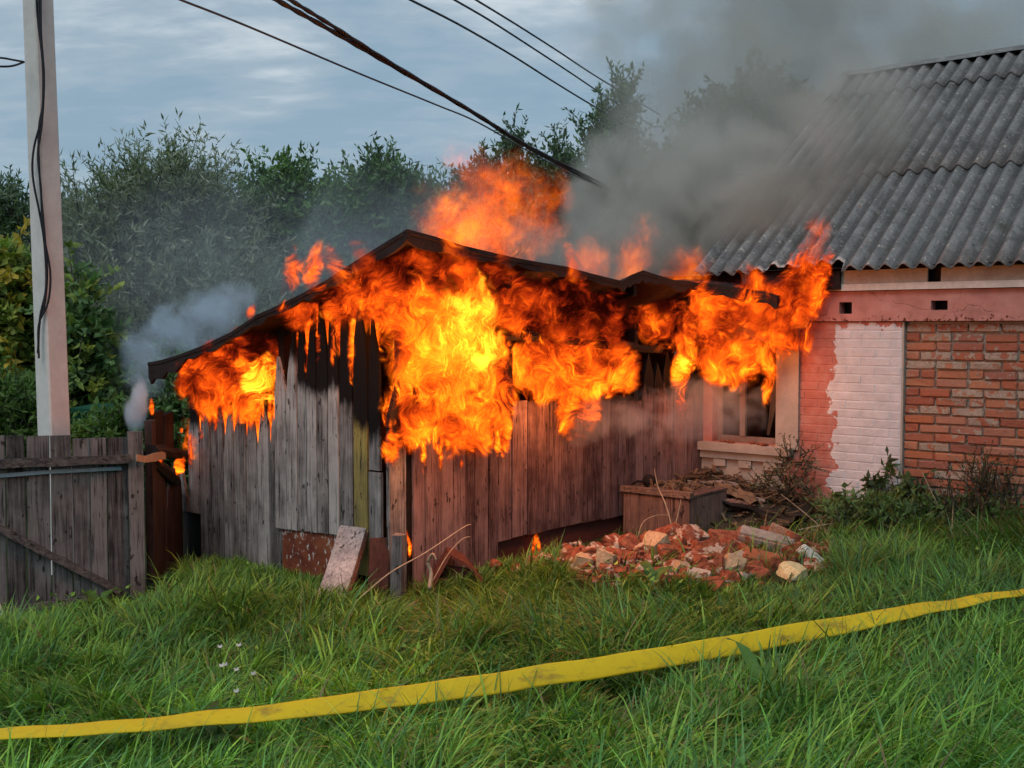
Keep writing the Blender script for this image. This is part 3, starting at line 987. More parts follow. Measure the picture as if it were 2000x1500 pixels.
    bbox_mesh('earth_floor', CO - UH * (LW - 0.05) + VH * 0.08 + ZV * -0.25, UH * (LW - 0.2), VH * 3.85, ZV * 0.1, M['soot'], sh)
    # ---- roof: one pitch, falling to the left, its high edge over the right-hand wall
    OR = CO + UH * 0.24
    edge_px = [(795, 447), (850, 463), (905, 479), (960, 493), (1010, 505), (1060, 513), (1105, 521), (1150, 533), (1190, 543), (1216, 549),
               (1232, 537), (1256, 528), (1285, 538), (1320, 548), (1360, 552), (1400, 557), (1440, 564), (1500, 576), (1560, 588)]
    edge = [hit(x, y, OR, UH) for x, y in edge_px]
    apex = edge[0]
    low_px = [(795, 447), (740, 481), (690, 512), (640, 545), (590, 574), (540, 596), (500, 617), (450, 648), (400, 672), (350, 692), (315, 703), (288, 708)]
    OL = V(apex.x, apex.y, 0)
    low = [hit(x, y, OL, VH) for x, y in low_px]
    TH_R = 0.028
    rf_v, rf_f = [], []
    nu, nw = len(edge), len(low)
    for i in range(nu):
        for j in range(nw):
            d = low[j] - low[0]
            v = edge[i] + d
            v = v + ZV * (0.012 * mnoise.noise(V(i * 1.3, j * 1.1, 2.0)) if i and j else 0.012 * mnoise.noise(V(i * 2.3, j * 2.1, 7.0)) if i + j else 0.0)
            rf_v.append(v)
    m_ = len(rf_v)
    for i in range(nu):
        for j in range(nw):
            rf_v.append(rf_v[i * nw + j] - ZV * (TH_R + 0.02 * mnoise.noise(V(i * 2.1, j * 2.7, 5.0))))
    for i in range(nu - 1):
        for j in range(nw - 1):
            q = (i * nw + j, i * nw + j + 1, (i + 1) * nw + j + 1, (i + 1) * nw + j)
            rf_f += [tuple(reversed(q)), tuple(m_ + k for k in q)]
    for i in range(nu - 1):
        for j in (0, nw - 1):
            k, k2 = i * nw + j, (i + 1) * nw + j
            rf_f.append((k, k2, m_ + k2, m_ + k) if j == 0 else (k, m_ + k, m_ + k2, k2))
    for j in range(nw - 1):
        for i in (0, nu - 1):
            k, k2 = i * nw + j, i * nw + j + 1
            rf_f.append((k, m_ + k, m_ + k2, k2) if i == 0 else (k, k2, m_ + k2, m_ + k))
    rf = put('roof', rf_v, rf_f, M['roof_dark'], sh)
    # verge boards hanging under the two visible roof edges, ragged below
    def skirt(name, pts, drop, inward):
        vs, fs = [], []
        top = spline(pts, 4)
        n = len(top)
        for k, pnt in enumerate(top):
            dd = drop(k / (n - 1)) * max(0.25, 1 + 0.8 * mnoise.noise(V(k * 0.55, 3, drop(0) * 9)) + 0.6 * mnoise.noise(V(k * 1.9, 7, 1)))
            for (off, z) in ((0, -0.03), (0, -0.03 - dd), (0.025, -0.03 - dd), (0.025, -0.03)):
                vs.append(pnt + inward * (0.006 + off) + ZV * (z + 0.012))
        for k in range(n - 1):
            for q in range(4):
                q2 = (q + 1) % 4
                fs.append((k * 4 + q, k * 4 + q2, (k + 1) * 4 + q2, (k + 1) * 4 + q))
        fs += [(3, 2, 1, 0), tuple((n - 1) * 4 + q for q in range(4))]
        put(name, vs, fs, M['roof_dark'], rf)
    skirt('eave_board', edge, lambda t: 0.055, -UH)
    skirt('verge_board', low, lambda t: 0.05 + 0.11 * max(0.0, t - 0.55), VH)
    # rafters
    for i in (1, 4, 7, 11, 14):
        for j in range(1):
            p0 = edge[i] - ZV * 0.09; p1 = edge[i] + (low[-1] - low[0]) - ZV * 0.09
            d = (p1 - p0)
            bbox_mesh('rafter', p0 + d * 0.03, d * 0.94, VH * 0.05, ZV * -0.09, M['char'], rf, 0.004)
    # burnt strip of roofing that runs on in front of the house, over the window
    tp = spline([hit(x, y, H(0, -0.44, 0), VH) for x, y in ((1318, 547), (1360, 551), (1400, 556), (1450, 564), (1490, 570), (1518, 578))], 4)
    vs, fs = [], []
    for k, q in enumerate(tp):
        dd = 0.10 + 0.05 * mnoise.noise(V(k * 0.8, 2, 4)) + 0.03 * mnoise.noise(V(k * 2.3, 5, 4))
        vs += [q, q - ZV * dd, q - ZV * dd + VH * 0.03, q + VH * 0.40 + ZV * 0.03]
    for k in range(len(tp) - 1):
        for q in range(4):
            q2 = (q + 1) % 4
            fs.append((k * 4 + q, k * 4 + q2, (k + 1) * 4 + q2, (k + 1) * 4 + q))
    fs += [(3, 2, 1, 0), tuple((len(tp) - 1) * 4 + q for q in range(4))]
    put('burnt_strip', vs, fs, M['char'], rf)
    return edge, low


EDGE, LOW = build_shed()

# ------------------------------------------------------------------ gate and scorched fence
def build_gate():
    GL, GR = at(-70, 900, 7.15), at(280, 900, 7.62)
    GL.z = GR.z = 0
    D = (GR - GL).normalized(); Nn = V(D.y, -D.x, 0)           # Nn faces the camera

    def gs(px, py): p = hit(px, py, GL, Nn); return (p - GL).dot(D), p.z
    g = thing('plank_gate', (GL + GR) / 2 + ZV * gz(GL.x, GL.y), 'dark weathered plank gate with a diagonal brace, left of the shed', 'gate')
    bounds = [(-62, -28), (-25, 8), (11, 47), (51, 96), (98, 138), (141, 174), (175, 206), (208, 248)]
    for i, (l, r) in enumerate(bounds):
        s0 = gs(l, 950)[0]; s1 = gs(r, 950)[0]
        z1 = gs((l + r) / 2, 850 + 0.02 * l + random.uniform(-2, 4))[1]
        z0 = gs((l + r) / 2, 1180)[1] - 0.0
        vs, fs, ch = plank_geo(GL, D, Nn, s0, s1, z0, z1, 0.024 + random.uniform(-0.005, 0.006), None, None, rows=5, lean=0.006)
        put('plank', vs, fs, M['gate_wood'], g)
    vs, fs, ch = plank_geo(GL, D, Nn, gs(250, 950)[0], gs(279, 950)[0], gs(265, 1175)[1], gs(265, 842)[1], 0.05, None, None, rows=5)
    put('stile', vs, fs, M['gate_wood'], g)

    def bar(name, a, b, w, mat, off, th):
        (s0, z0), (s1, z1) = gs(*a), gs(*b)
        n = 9
        vs, fs = [], []
        for k in range(n):
            t = k / (n - 1)
            s = s0 + (s1 - s0) * t; z = z0 + (z1 - z0) * t + random.uniform(-0.004, 0.004)
            hw = w * (0.5 + 0.08 * mnoise.noise(V(k * 1.1, s0, z0)))
            for (o, h) in ((off + th, -hw * 0.75), (off + th * 0.86, hw), (off, hw), (off, -hw)):
                vs.append(GL + D * s + Nn * o + ZV * (z + h))
        for k in range(n - 1):
            for q in range(4):
                q2 = (q + 1) % 4
                fs.append((k * 4 + q, k * 4 + q2, (k + 1) * 4 + q2, (k + 1) * 4 + q))
        fs += [(3, 2, 1, 0), tuple((n - 1) * 4 + q for q in range(4))]
        return put(name, vs, fs, mat, g)
    bar('top_rail', (-72, 908), (251, 896), 0.062, M['gate_rail'], 0.034, 0.05)
    st = bar('blue_strip', (-72, 932), (236, 913), 0.028, M['blue_paint'], 0.034, 0.012)
    st['label'] = 'faded blue metal strip'
    bar('bottom_rail', (-72, 1203), (192, 1163), 0.05, M['gate_rail'], 0.034, 0.05)
    bar('brace', (-40, 1010), (232, 1152), 0.062, M['gate_rail'], 0.036, 0.045)
    # white board lying at the gate's left foot
    p = ground_hit(4, 1225)
    b = thing('white_board', p, 'short white board leaning in the grass before the gate', 'board')
    bbox_mesh('board', p + V(-0.14, 0.05, -0.04), V(0.20, -0.03, -0.03), V(0, 0.02, 0), V(-0.11, 0.02, 0.24), M['white_paint'], b)

    # scorched fence between the gate post and the shed
    F0 = at(283, 900, 7.72); F1 = at(352, 900, 9.05)
    F0.z = F1.z = 0
    D2 = (F1 - F0).normalized(); N2 = V(D2.y, -D2.x, 0)

    def fs_(px, py): p = hit(px, py, F0, N2); return (p - F0).dot(D2), p.z
    f = thing('scorched_fence', (F0 + F1) / 2 + ZV * -0.15, 'short burnt fence between gate and shed, its top smouldering', 'fence')
    for (l, r, yt, yb, cf, tp) in ((284, 292, 820, 1135, None, None), (293, 312, 803, 1130, 930, 0.0), (315, 332, 806, 884, 850, 0.0)):
        vs, fc, ch = plank_geo(F0, D2, N2, fs_(l, 950)[0], fs_(r, 950)[0], fs_((l + r) / 2, yb)[1], fs_((l + r) / 2, yt)[1], 0.05 if l < 292 else 0.035, tp or None, None if cf is None else fs_(l, cf)[1], rows=7)
        put('post' if l < 300 else 'plank', vs, fc, M['burnt_fence'], f, attrs={'char': ch})
    for (l, r, yt) in ((290, 320, 905), (321, 351, 915)):
        vs, fc, ch = plank_geo(F0, D2, N2, fs_(l, 950)[0], fs_(r, 950)[0], fs_((l + r) / 2, 1125)[1], fs_((l + r) / 2, yt)[1], 0.02, 0.2, fs_(l, 935)[1], rows=7)
        put('plank', vs, fc, M['burnt_fence'], f, attrs={'char': ch})
    q0 = hit(296, 880, F0 + N2 * 0.05, N2); q1 = hit(366, 888, F0 + N2 * 0.05, N2)
    vs, fc = tube_geo([q0.lerp(q1, t / 5) + ZV * random.uniform(-0.01, 0.01) for t in range(6)], [0.045, 0.05, 0.044, 0.04, 0.043, 0.03], 6)
    put('charred_rail', vs, fc, M['char'], f)
    q0 = hit(300, 905, F0 + N2 * 0.03, N2); q1 = hit(348, 945, F0 + N2 * 0.03, N2)
    vs, fc = tube_geo([q0.lerp(q1, t / 4) for t in range(5)], [0.03, 0.05, 0.06, 0.045, 0.015], 6)
    put('charred_lump', vs, fc, M['char'], f)
    # bent metal strap hinge
    pts = [hit(267, 894, F0 + N2 * 0.09, N2), hit(285, 897, F0 + N2 * 0.10, N2), hit(302, 893, F0 + N2 * 0.10, N2), hit(324, 888, F0 + N2 * 0.09, N2)]
    vs, fc = [], []
    for k, q in enumerate(pts):
        w = 0.022 if k < 2 else 0.03
        vs += [q - ZV * w, q + ZV * w, q + ZV * w - N2 * 0.006, q - ZV * w - N2 * 0.006]
    for k in range(3):
        for a in range(4):
            a2 = (a + 1) % 4
            fc.append((k * 4 + a, k * 4 + a2, (k + 1) * 4 + a2, (k + 1) * 4 + a))
    fc += [(3, 2, 1, 0), (12, 13, 14, 15)]
    put('strap_hinge', vs, fc, M['metal_dull'], f)


build_gate()


# ------------------------------------------------------------------ concrete pole, cables, wires
def build_pole():
    Y = 8.7
    b0 = at(112, 1010, Y); t0 = at(66, -220, Y)
    base = V(b0.x + (b0.x - t0.x) * 0.10, Y, gz(b0.x, Y) - 0.1)
    pole = thing('utility_pole', base, 'pale concrete utility pole with black cables, behind the plank gate', 'utility pole')
    rot = R(-33)
    ex = V(math.cos(rot), math.sin(rot), 0); ey = V(-math.sin(rot), math.cos(rot), 0)
    vs, fs = [], []
    ax = (t0 - base)
    n = 8
    for k in range(n + 1):
        c = base + ax * (k / n)
        h = 0.094 - 0.012 * k / n
        hx = h * 0.98; hy = h
        ring = []
        for (sx, sy) in ((-1, -1), (1, -1), (1, 1), (-1, 1)):
            c1 = 0.14
            if sx * sy > 0:
                ring += [c + ex * hx * sx * (1 if True else 0) + ey * hy * sy * (1 - c1), c + ex * hx * sx * (1 - c1) + ey * hy * sy]
            else:
                ring += [c + ex * hx * sx * (1 - c1) + ey * hy * sy, c + ex * hx * sx + ey * hy * sy * (1 - c1)]
        vs += ring
    for k in range(n):
        for q in range(8):
            q2 = (q + 1) % 8
            fs.append((k * 8 + q, k * 8 + q2, (k + 1) * 8 + q2, (k + 1) * 8 + q))
    fs += [tuple(range(7, -1, -1)), tuple(n * 8 + q for q in range(8))]
    put('shaft', vs, fs, M['concrete'], pole)
    YC = Y - 0.14
    runs = [[(70, -40), (73, 30), (83, 120), (84, 190), (80, 235), (66, 290), (64, 345), (78, 420), (87, 480), (90, 560), (78, 620), (74, 690)],
            [(76, -40), (77, 40), (85, 130), (84, 200), (76, 250), (76, 320), (82, 400), (88, 470), (92, 540), (86, 600), (75, 640), (76, 700)],
            [(80, -40), (80, 60), (86, 150), (82, 240), (74, 300), (80, 370), (84, 450), (98, 530), (94, 590), (78, 628), (75, 680)]]
    for r_ in runs:
        pts = spline([at(x, y, YC) for x, y in r_], 5)
        vs, fs = tube_geo(pts, 0.0085, 5)
        put('cable', vs, fs, M['cable'], pole)
    for i, (y0, y1) in enumerate(((113, 121), (130, 121))):
        pts = spline([at(-60, y0 - 3, Y - 0.5), at(0, y0, Y - 0.35), at(25, (y0 + y1) / 2 + (3 if i else 0), Y - 0.25), at(47, y1, Y - 0.13)], 5)
        vs, fs = tube_geo(pts, 0.008, 5)
        w = put('service_wire', vs, fs, M['cable'])
        tag(w, ('upper' if i == 0 else 'lower') + ' of two short black wires entering from the left to the concrete pole', 'wire', 'wires at the pole')


build_pole()


def build_wires():
    spec = [
        ('overhead_cable', [(540, 0), (640, 56), (765, 128), (920, 218), (1030, 287), (1165, 360), (1290, 420)], 6.6, 15.5, 0.016, 'thick black twisted cable running down from the top edge into the smoke'),
        ('overhead_cable', [(567, 0), (650, 51), (772, 128), (925, 219), (1034, 286), (1170, 356), (1295, 416)], 6.7, 15.6, 0.014, 'black cable twisted alongside the thick cable over the flames'),
        ('overhead_wire', [(353, 0), (480, 50), (700, 143), (850, 204), (935, 240), (1040, 300), (1160, 362), (1285, 425)], 6.4, 15.7, 0.0075, 'thin black wire, lowest of the overhead wires at upper left'),
        ('overhead_wire', [(802, 0), (900, 50), (1000, 108), (1090, 165), (1170, 213), (1260, 262)], 11.0, 22.5, 0.013, 'lowest of three thin parallel wires left of the tall tree'),
        ('overhead_wire', [(888, 0), (960, 42), (1050, 100), (1120, 146), (1190, 193), (1280, 250)], 11.5, 22.5, 0.012, 'middle of three thin parallel wires left of the tall tree'),
        ('overhead_wire', [(930, 0), (1010, 49), (1090, 100), (1150, 140), (1205, 174), (1290, 225)], 12.0, 22.5, 0.012, 'topmost of three thin parallel wires left of the tall tree'),
    ]
    for nm, px, y0, y1, rad, lab in spec:
        x0, x1 = px[0][0], px[-1][0]
        dx, dy = px[0][0] - px[1][0], px[0][1] - px[1][1]
        px = [(px[0][0] + dx * 0.6, px[0][1] + dy * 0.6)] + px
        pts = []
        for x, y in px:
            t = (x - x0) / (x1 - x0)
            # depth interpolated so that the run is straight in space
            iy = 1 / y0 + (1 / y1 - 1 / y0) * t
            pts.append(at(x, y, 1 / iy))
        pts = spline(pts, 6)
        vs, fs = tube_geo(pts, rad, 5)
        if nm == 'overhead_cable':
            for i in range(len(pts)):      # lay of the twisted strands
                for k in range(5):
                    c = pts[i]
                    vs[i * 5 + k] = c + (vs[i * 5 + k] - c) * (0.85 + 0.3 * ((i + k) % 2))
        tag(put(nm, vs, fs, M['cable'] if nm == 'overhead_cable' else M['wire_thin']), lab, 'cable' if 'cable' in nm else 'wire', 'overhead lines')


build_wires()


# ------------------------------------------------------------------ boards, box, debris by the walls
def curved_board(name, pts, wvec, w, th, mat, parent=None):
    vs, fs = [], []
    n = len(pts)
    for i, p in enumerate(pts):
        t = (pts[min(i + 1, n - 1)] - pts[max(i - 1, 0)]).normalized()
        nrm = t.cross(wvec).normalized()
        for (a, b) in ((-1, 1), (1, 1), (1, -1), (-1, -1)):
            vs.append(p + wvec * (w / 2 * a * (1 + 0.06 * mnoise.noise(V(i, a, 0)))) + nrm * (th / 2 * b))
    for i in range(n - 1):
        for q in range(4):
            q2 = (q + 1) % 4
            fs.append((i * 4 + q, i * 4 + q2, (i + 1) * 4 + q2, (i + 1) * 4 + q))
    fs += [(3, 2, 1, 0), tuple((n - 1) * 4 + q for q in range(4))]
    return put(name, vs, fs, mat, parent)


def build_props():
    # warped grey board leaning on the left-hand wall
    Y0, Y1 = 7.05, 7.62
    pts = []
    for k in range(9):
        t = k / 8
        x = 632 + (690 - 632) * t ** 0.8; y = 1195 + (1030 - 1195) * t
        pts.append(at(x, y, Y0 + (Y1 - Y0) * t ** 0.8))
    b = curved_board('leaning_board', pts, (V(1, -0.35, -0.05)).normalized(), 0.20, 0.022, M['grey_board'])
    tag(b, 'warped bleached grey board leaning against the shed wall', 'board')
    pts2 = [p + V(0.035, 0.045, -0.02) for p in pts]
    b = curved_board('leaning_board', pts2, (V(1, -0.35, -0.05)).normalized(), 0.155, 0.018, M['box_wood'])
    tag(b, 'darker brown board hidden behind the warped grey board', 'board')
    # brown board upright by the corner
    o = at(716, 1190, 7.28)
    b = bbox_mesh('brown_board', o, at(756, 1190, 7.22) - o, V(0.0, 0.022, 0), at(722, 1052, 7.40) - at(716, 1190, 7.28), M['brown_board'], None, 0.002)
    tag(b, 'red-brown painted board standing upright beside the grey board', 'board')
    o = at(762, 1195, 7.18)
    b = bbox_mesh('short_post', o, V(0.075, -0.03, 0), V(0.025, 0.06, 0), at(764, 1045, 7.22) - at(762, 1195, 7.18), M['gate_wood'], None, 0.004)
    tag(b, 'short weathered grey post stump at the shed corner', 'post')
    # tilted brown crate remains left of the rubble
    c = thing('broken_crate', ground_hit(890, 1165), 'tilted maroon broken crate lying in front of the right-hand shed wall', 'crate')
    q = [at(838, 1140, 7.55), at(872, 1078, 7.7), at(905, 1078, 7.75), at(948, 1140, 7.6), at(935, 1165, 7.5)]
    curved_board('panel', [q[0], q[0].lerp(q[1], 0.5), q[1]], V(0.25, -0.9, 0.1).normalized(), 0.28, 0.02, M['brown_board'], c)
    curved_board('panel', [q[1] + V(0, 0, 0.012), q[1].lerp(q[3], 0.5) + V(0, 0, 0.05), q[3]], V(0.2, -0.9, -0.1).normalized(), 0.26, 0.02, M['brown_board'], c)
    bbox_mesh('panel', at(850, 1150, 7.62), at(932, 1160, 7.62) - at(850, 1150, 7.62), V(0.01, 0.02, 0), ZV * 0.17, M['maroon'], c)
    # pale stripped branch and roots by the corner
    pts = spline([at(838, 1150, 7.2), at(842, 1120, 7.25), at(836, 1098, 7.25), at(845, 1082, 7.22), at(852, 1094, 7.2)], 5)
    vs, fs = tube_geo(pts, [0.016 * (1 - 0.6 * i / len(pts)) for i in range(len(pts))], 6)
    tag(put('pale_branch', vs, fs, M['dry_stalk'], smooth=True), 'pale stripped branch stub by the right-hand shed wall', 'branch')
    # long timber lying in the grass in front of the corner
    o = ground_hit(752, 1222, 0.03)
    b = bbox_mesh('fallen_plank', o, ground_hit(812, 1185, 0.06) - o, V(0.03, 0.1, 0), ZV * 0.035, M['cream_stone'], None, 0.004)
    tag(b, 'pale short timber half buried in grass below the shed corner', 'plank')

    # ---- wooden box against the right-hand wall
    P = hit(1217, 1000, CO + UH * 0.05, UH); P.z = 0
    e = hit(1347, 1000, P, VH)
    L = (e - P).dot(UH)
    zt = hit(1280, 955, P, VH).z
    z0 = gz(P.x, P.y) - 0.08
    bx = thing('wooden_box', P + ZV * z0, 'brown plank box with a pale rim standing under the house window', 'box')
    nb = 5
    cuts = [0, 0.25, 0.5, 0.72, 0.85, 1.0]
    for i in range(nb):
        a0, a1 = cuts[i] * L + 0.003, cuts[i + 1] * L - 0.003
        bbox_mesh('plank', P + UH * a0 + ZV * z0, UH * (a1 - a0), VH * 0.022, ZV * (zt - 0.05 - z0), M['box_wood'], bx, 0.0015)
    bbox_mesh('side_panel', P + UH * (L - 0.026) + VH * 0.024 + ZV * z0, UH * 0.022, VH * 0.62, ZV * (zt - 0.06 - z0), M['box_wood'], bx)
    bbox_mesh('rim', P - UH * 0.012 - VH * 0.03 + ZV * (zt - 0.047), UH * (L + 0.03), VH * 0.06, ZV * 0.047, M['box_rim'], bx, 0.003)
    bbox_mesh('lid', P + VH * 0.031 + ZV * (zt - 0.055), UH * L, VH * 0.62, ZV * 0.02, M['box_wood'], bx)
    # things on and behind the box
    q = at(1268, 940, 9.62); q.z = zt - 0.034 + 0.055
    import bmesh
    bm = bmesh.new(); bmesh.ops.create_uvsphere(bm, u_segments=14, v_segments=9, radius=0.06)
    for v in bm.verts: v.co.z *= 0.95
    me = bpy.data.meshes.new('pot_body'); bm.to_mesh(me); bm.free(); me.materials.append(M['char'])
    pot = thing('sooty_pot', q - ZV * 0.055, 'round soot-black pot lying on the plank box', 'pot')
    o = bpy.data.objects.new('pot_body', me); COL.objects.link(o); o.location = q; adopt(o, pot)
    vs, fs = tube_geo([q + V(-0.05, 0, -0.01), q + V(-0.10, 0.0, -0.005), q + V(-0.15, 0.0, -0.025)], [0.014, 0.012, 0.012], 6)
    put('handle', vs, fs, M['char'], pot)
    vs, fs = [], []
    for k in range(70):
        c = P + UH * random.uniform(0.02, L - 0.04) + VH * random.uniform(0.05, 0.6) + ZV * (zt - 0.034)
        d = V(random.uniform(-1, 1), random.uniform(-1, 1), random.uniform(0, 0.35)).normalized() * random.uniform(0.02, 0.13)
        e_ = d.cross(ZV).normalized() * random.uniform(0.006, 0.035)
        n0 = len(vs); vs += boxv(c, d, e_, ZV * random.uniform(0.004, 0.02)); fs += [tuple(i + n0 for i in f) for f in BOXF]
    tag(put('lid_litter', vs, fs, M['rag']), 'scraps and splinters lying on the lid of the plank box', 'litter', kind='stuff')
    # loose boards and rags sloping from the window to the grass
    spec = [(1345, 948, 1450, 962, 9.9, 9.75, 0.10, 'brown', 'upper'), (1350, 965, 1470, 985, 9.6, 9.5, 0.09, 'brown', 'a'), (1335, 940, 1440, 945, 10.15, 10.1, 0.08, 'grey', 'b'),
            (1400, 975, 1505, 1003, 9.55, 9.35, 0.10, 'char', 'c'), (1380, 955, 1490, 975, 9.8, 9.6, 0.06, 'grey', 'd')]
    for i, (x0, y0, x1, y1, Ya, Yb, w, k, _) in enumerate(spec):
        lab = ['brown plank on top of the debris heap beside the box', 'brown plank lying nearest the box corner in the debris', 'thin grey lath at the back of the debris under the sill',
               'blackened plank sticking out of the debris towards the rubble', 'narrow grey lath across the middle of the debris heap'][i]
        p0, p1 = at(x0, y0, Ya), at(x1, y1, Yb)
        b = curved_board('loose_plank', [p0.lerp(p1, t / 4) + ZV * 0.01 * math.sin(t * 2.0 + i) for t in range(5)], V(-0.4, 0.9, 0.1).normalized(), w, 0.02,
                         {'brown': M['box_wood'], 'grey': M['plank'], 'char': M['char']}[k])
        tag(b, lab, 'plank', 'loose planks under the window')
    # crumpled rag
    vs, fs = [], []
    for j in range(9):
        for i in range(13):
            u, v_ = i / 12, j / 8
            p = at(1395 + u * 85, 948 + u * 28 + v_ * 10, 9.78 - u * 0.25)
            p = p + V(0, 0.28 * (0.5 - v_), 0.02 + 0.055 * mnoise.noise(V(u * 5, v_ * 4, 2)) + 0.02 * mnoise.noise(V(u * 14, v_ * 11, 5)))
            vs.append(p)
    n_ = len(vs); vs += [v - ZV * 0.006 for v in vs]
    for j in range(8):
        for i in range(12):
            qd = (j * 13 + i, j * 13 + i + 1, (j + 1) * 13 + i + 1, (j + 1) * 13 + i)
            fs += [qd, tuple(n_ + k for k in reversed(qd))]
    tag(put('crumpled_rag', vs, fs, M['rag'], smooth=True), 'crumpled brown rag over the debris under the window sill', 'rag')
    # dark rubbish heap that carries the planks
    vs, fs = [], []
    for j in range(14):
        for i in range(22):
            u, v_ = i / 21, j / 13
            c = H(0.05 + u * 1.15, -1.15 + v_ * 1.12, 0)
            hgt = (0.30 * (1 - u) ** 0.7 + 0.12) * math.sin(min(1, v_ * 1.15 + 0.05) * PI / 2) + 0.06 * mnoise.noise(V(u * 7, v_ * 7, 3)) + 0.035 * mnoise.noise(V(u * 19, v_ * 19, 3))
            vs.append(c + ZV * (gz(c.x, c.y) + hgt - 0.05))
    for j in range(13):
        for i in range(21):
            fs.append((j * 22 + i, j * 22 + i + 1, (j + 1) * 22 + i + 1, (j + 1) * 22 + i))
    tag(put('debris_heap', vs, fs, M['dirt']), 'dark heap of soil and burnt rubbish under the house window', 'debris', kind='stuff')
    # scraps on the heap
    vs, fs = [], []
    for k in range(260):
        u, v_ = random.random(), random.random() ** 0.8
        c = H(0.05 + u * 1.1, -1.1 + v_ * 1.05, 0)
        hgt = (0.30 * (1 - u) ** 0.7 + 0.12) * math.sin(min(1, v_ * 1.15 + 0.05) * PI / 2)
        c = c + ZV * (gz(c.x, c.y) + hgt - 0.01)
        d = V(random.uniform(-1, 1), random.uniform(-1, 1), random.uniform(-0.2, 0.4)).normalized() * random.uniform(0.03, 0.16)
        e_ = d.cross(ZV).normalized() * random.uniform(0.006, 0.03)
        n0 = len(vs); vs += boxv(c, d, e_, ZV * random.uniform(0.004, 0.012)); fs += [tuple(i + n0 for i in f) for f in BOXF]
    tag(put('litter', vs, fs, M['rag']), 'scraps of bark and splinters strewn over the dark debris heap', 'litter', kind='stuff')

    # ---- green metal bin beyond the gate
    Yb = 12.0
    p0, p1 = at(138, 850, Yb), at(243, 850, Yb)
    w = p1.x - p0.x
    zt = at(200, 806, Yb).z
    gb = thing('metal_bin', V(p0.x + w / 2, Yb + 0.4, gz(p0.x, Yb)), 'dark green metal bin seen over the gate behind the pole', 'bin')
    bbox_mesh('body', V(p0.x, Yb, gz(p0.x, Yb) + 0.02), V(w, 0, 0), V(0, 0.8, 0), ZV * (zt - gz(p0.x, Yb) - 0.02), M['green_metal'], gb)
    bbox_mesh('rim', V(p0.x - 0.03, Yb - 0.03, zt + 0.002), V(w + 0.06, 0, 0), V(0, 0.86, 0), ZV * 0.045, M['green_metal'], gb)
    for k in range(3):
        bbox_mesh('rib', V(p0.x + w * (0.2 + 0.3 * k), Yb - 0.022, gz(p0.x, Yb) + 0.02), V(0.03, 0, 0), V(0, 0.02, 0), ZV * (zt - gz(p0.x, Yb) - 0.03), M['green_metal'], gb)


build_props()


# ------------------------------------------------------------------ rubble
def chunk_mesh(name, seed, mat, s=(1, 1, 1), cut=5, sub=2):
    import bmesh
    rg = random.Random(seed)
    bm = bmesh.new()
    bmesh.ops.create_cube(bm, size=1.0)
    for v in bm.verts: v.co = V(v.co.x * s[0], v.co.y * s[1], v.co.z * s[2])
    for k in range(cut):
        n = V(rg.uniform(-1, 1), rg.uniform(-1, 1), rg.uniform(-1, 1)).normalized()
        d = 0.33 * (abs(n.x) * s[0] + abs(n.y) * s[1] + abs(n.z) * s[2]) * rg.uniform(0.85, 1.2)
        geom = list(bm.verts) + list(bm.edges) + list(bm.faces)
        r = bmesh.ops.bisect_plane(bm, geom=geom, plane_co=n * d, plane_no=n, clear_outer=True)
        es = [x for x in r['geom_cut'] if isinstance(x, bmesh.types.BMEdge)]
        if es:
            bmesh.ops.edgeloop_fill(bm, edges=es)
    bmesh.ops.triangulate(bm, faces=list(bm.faces))
    for lev in range(2):
        bmesh.ops.subdivide_edges(bm, edges=list(bm.edges), cuts=1, use_grid_fill=True)
        for v in bm.verts:
            v.co += V(rg.uniform(-1, 1), rg.uniform(-1, 1), rg.uniform(-1, 1)) * (0.026, 0.014)[lev] * max(s)
        bmesh.ops.triangulate(bm, faces=list(bm.faces))
    me = bpy.data.meshes.new(name); bm.to_mesh(me); bm.free()
    me.materials.append(mat)
    return me


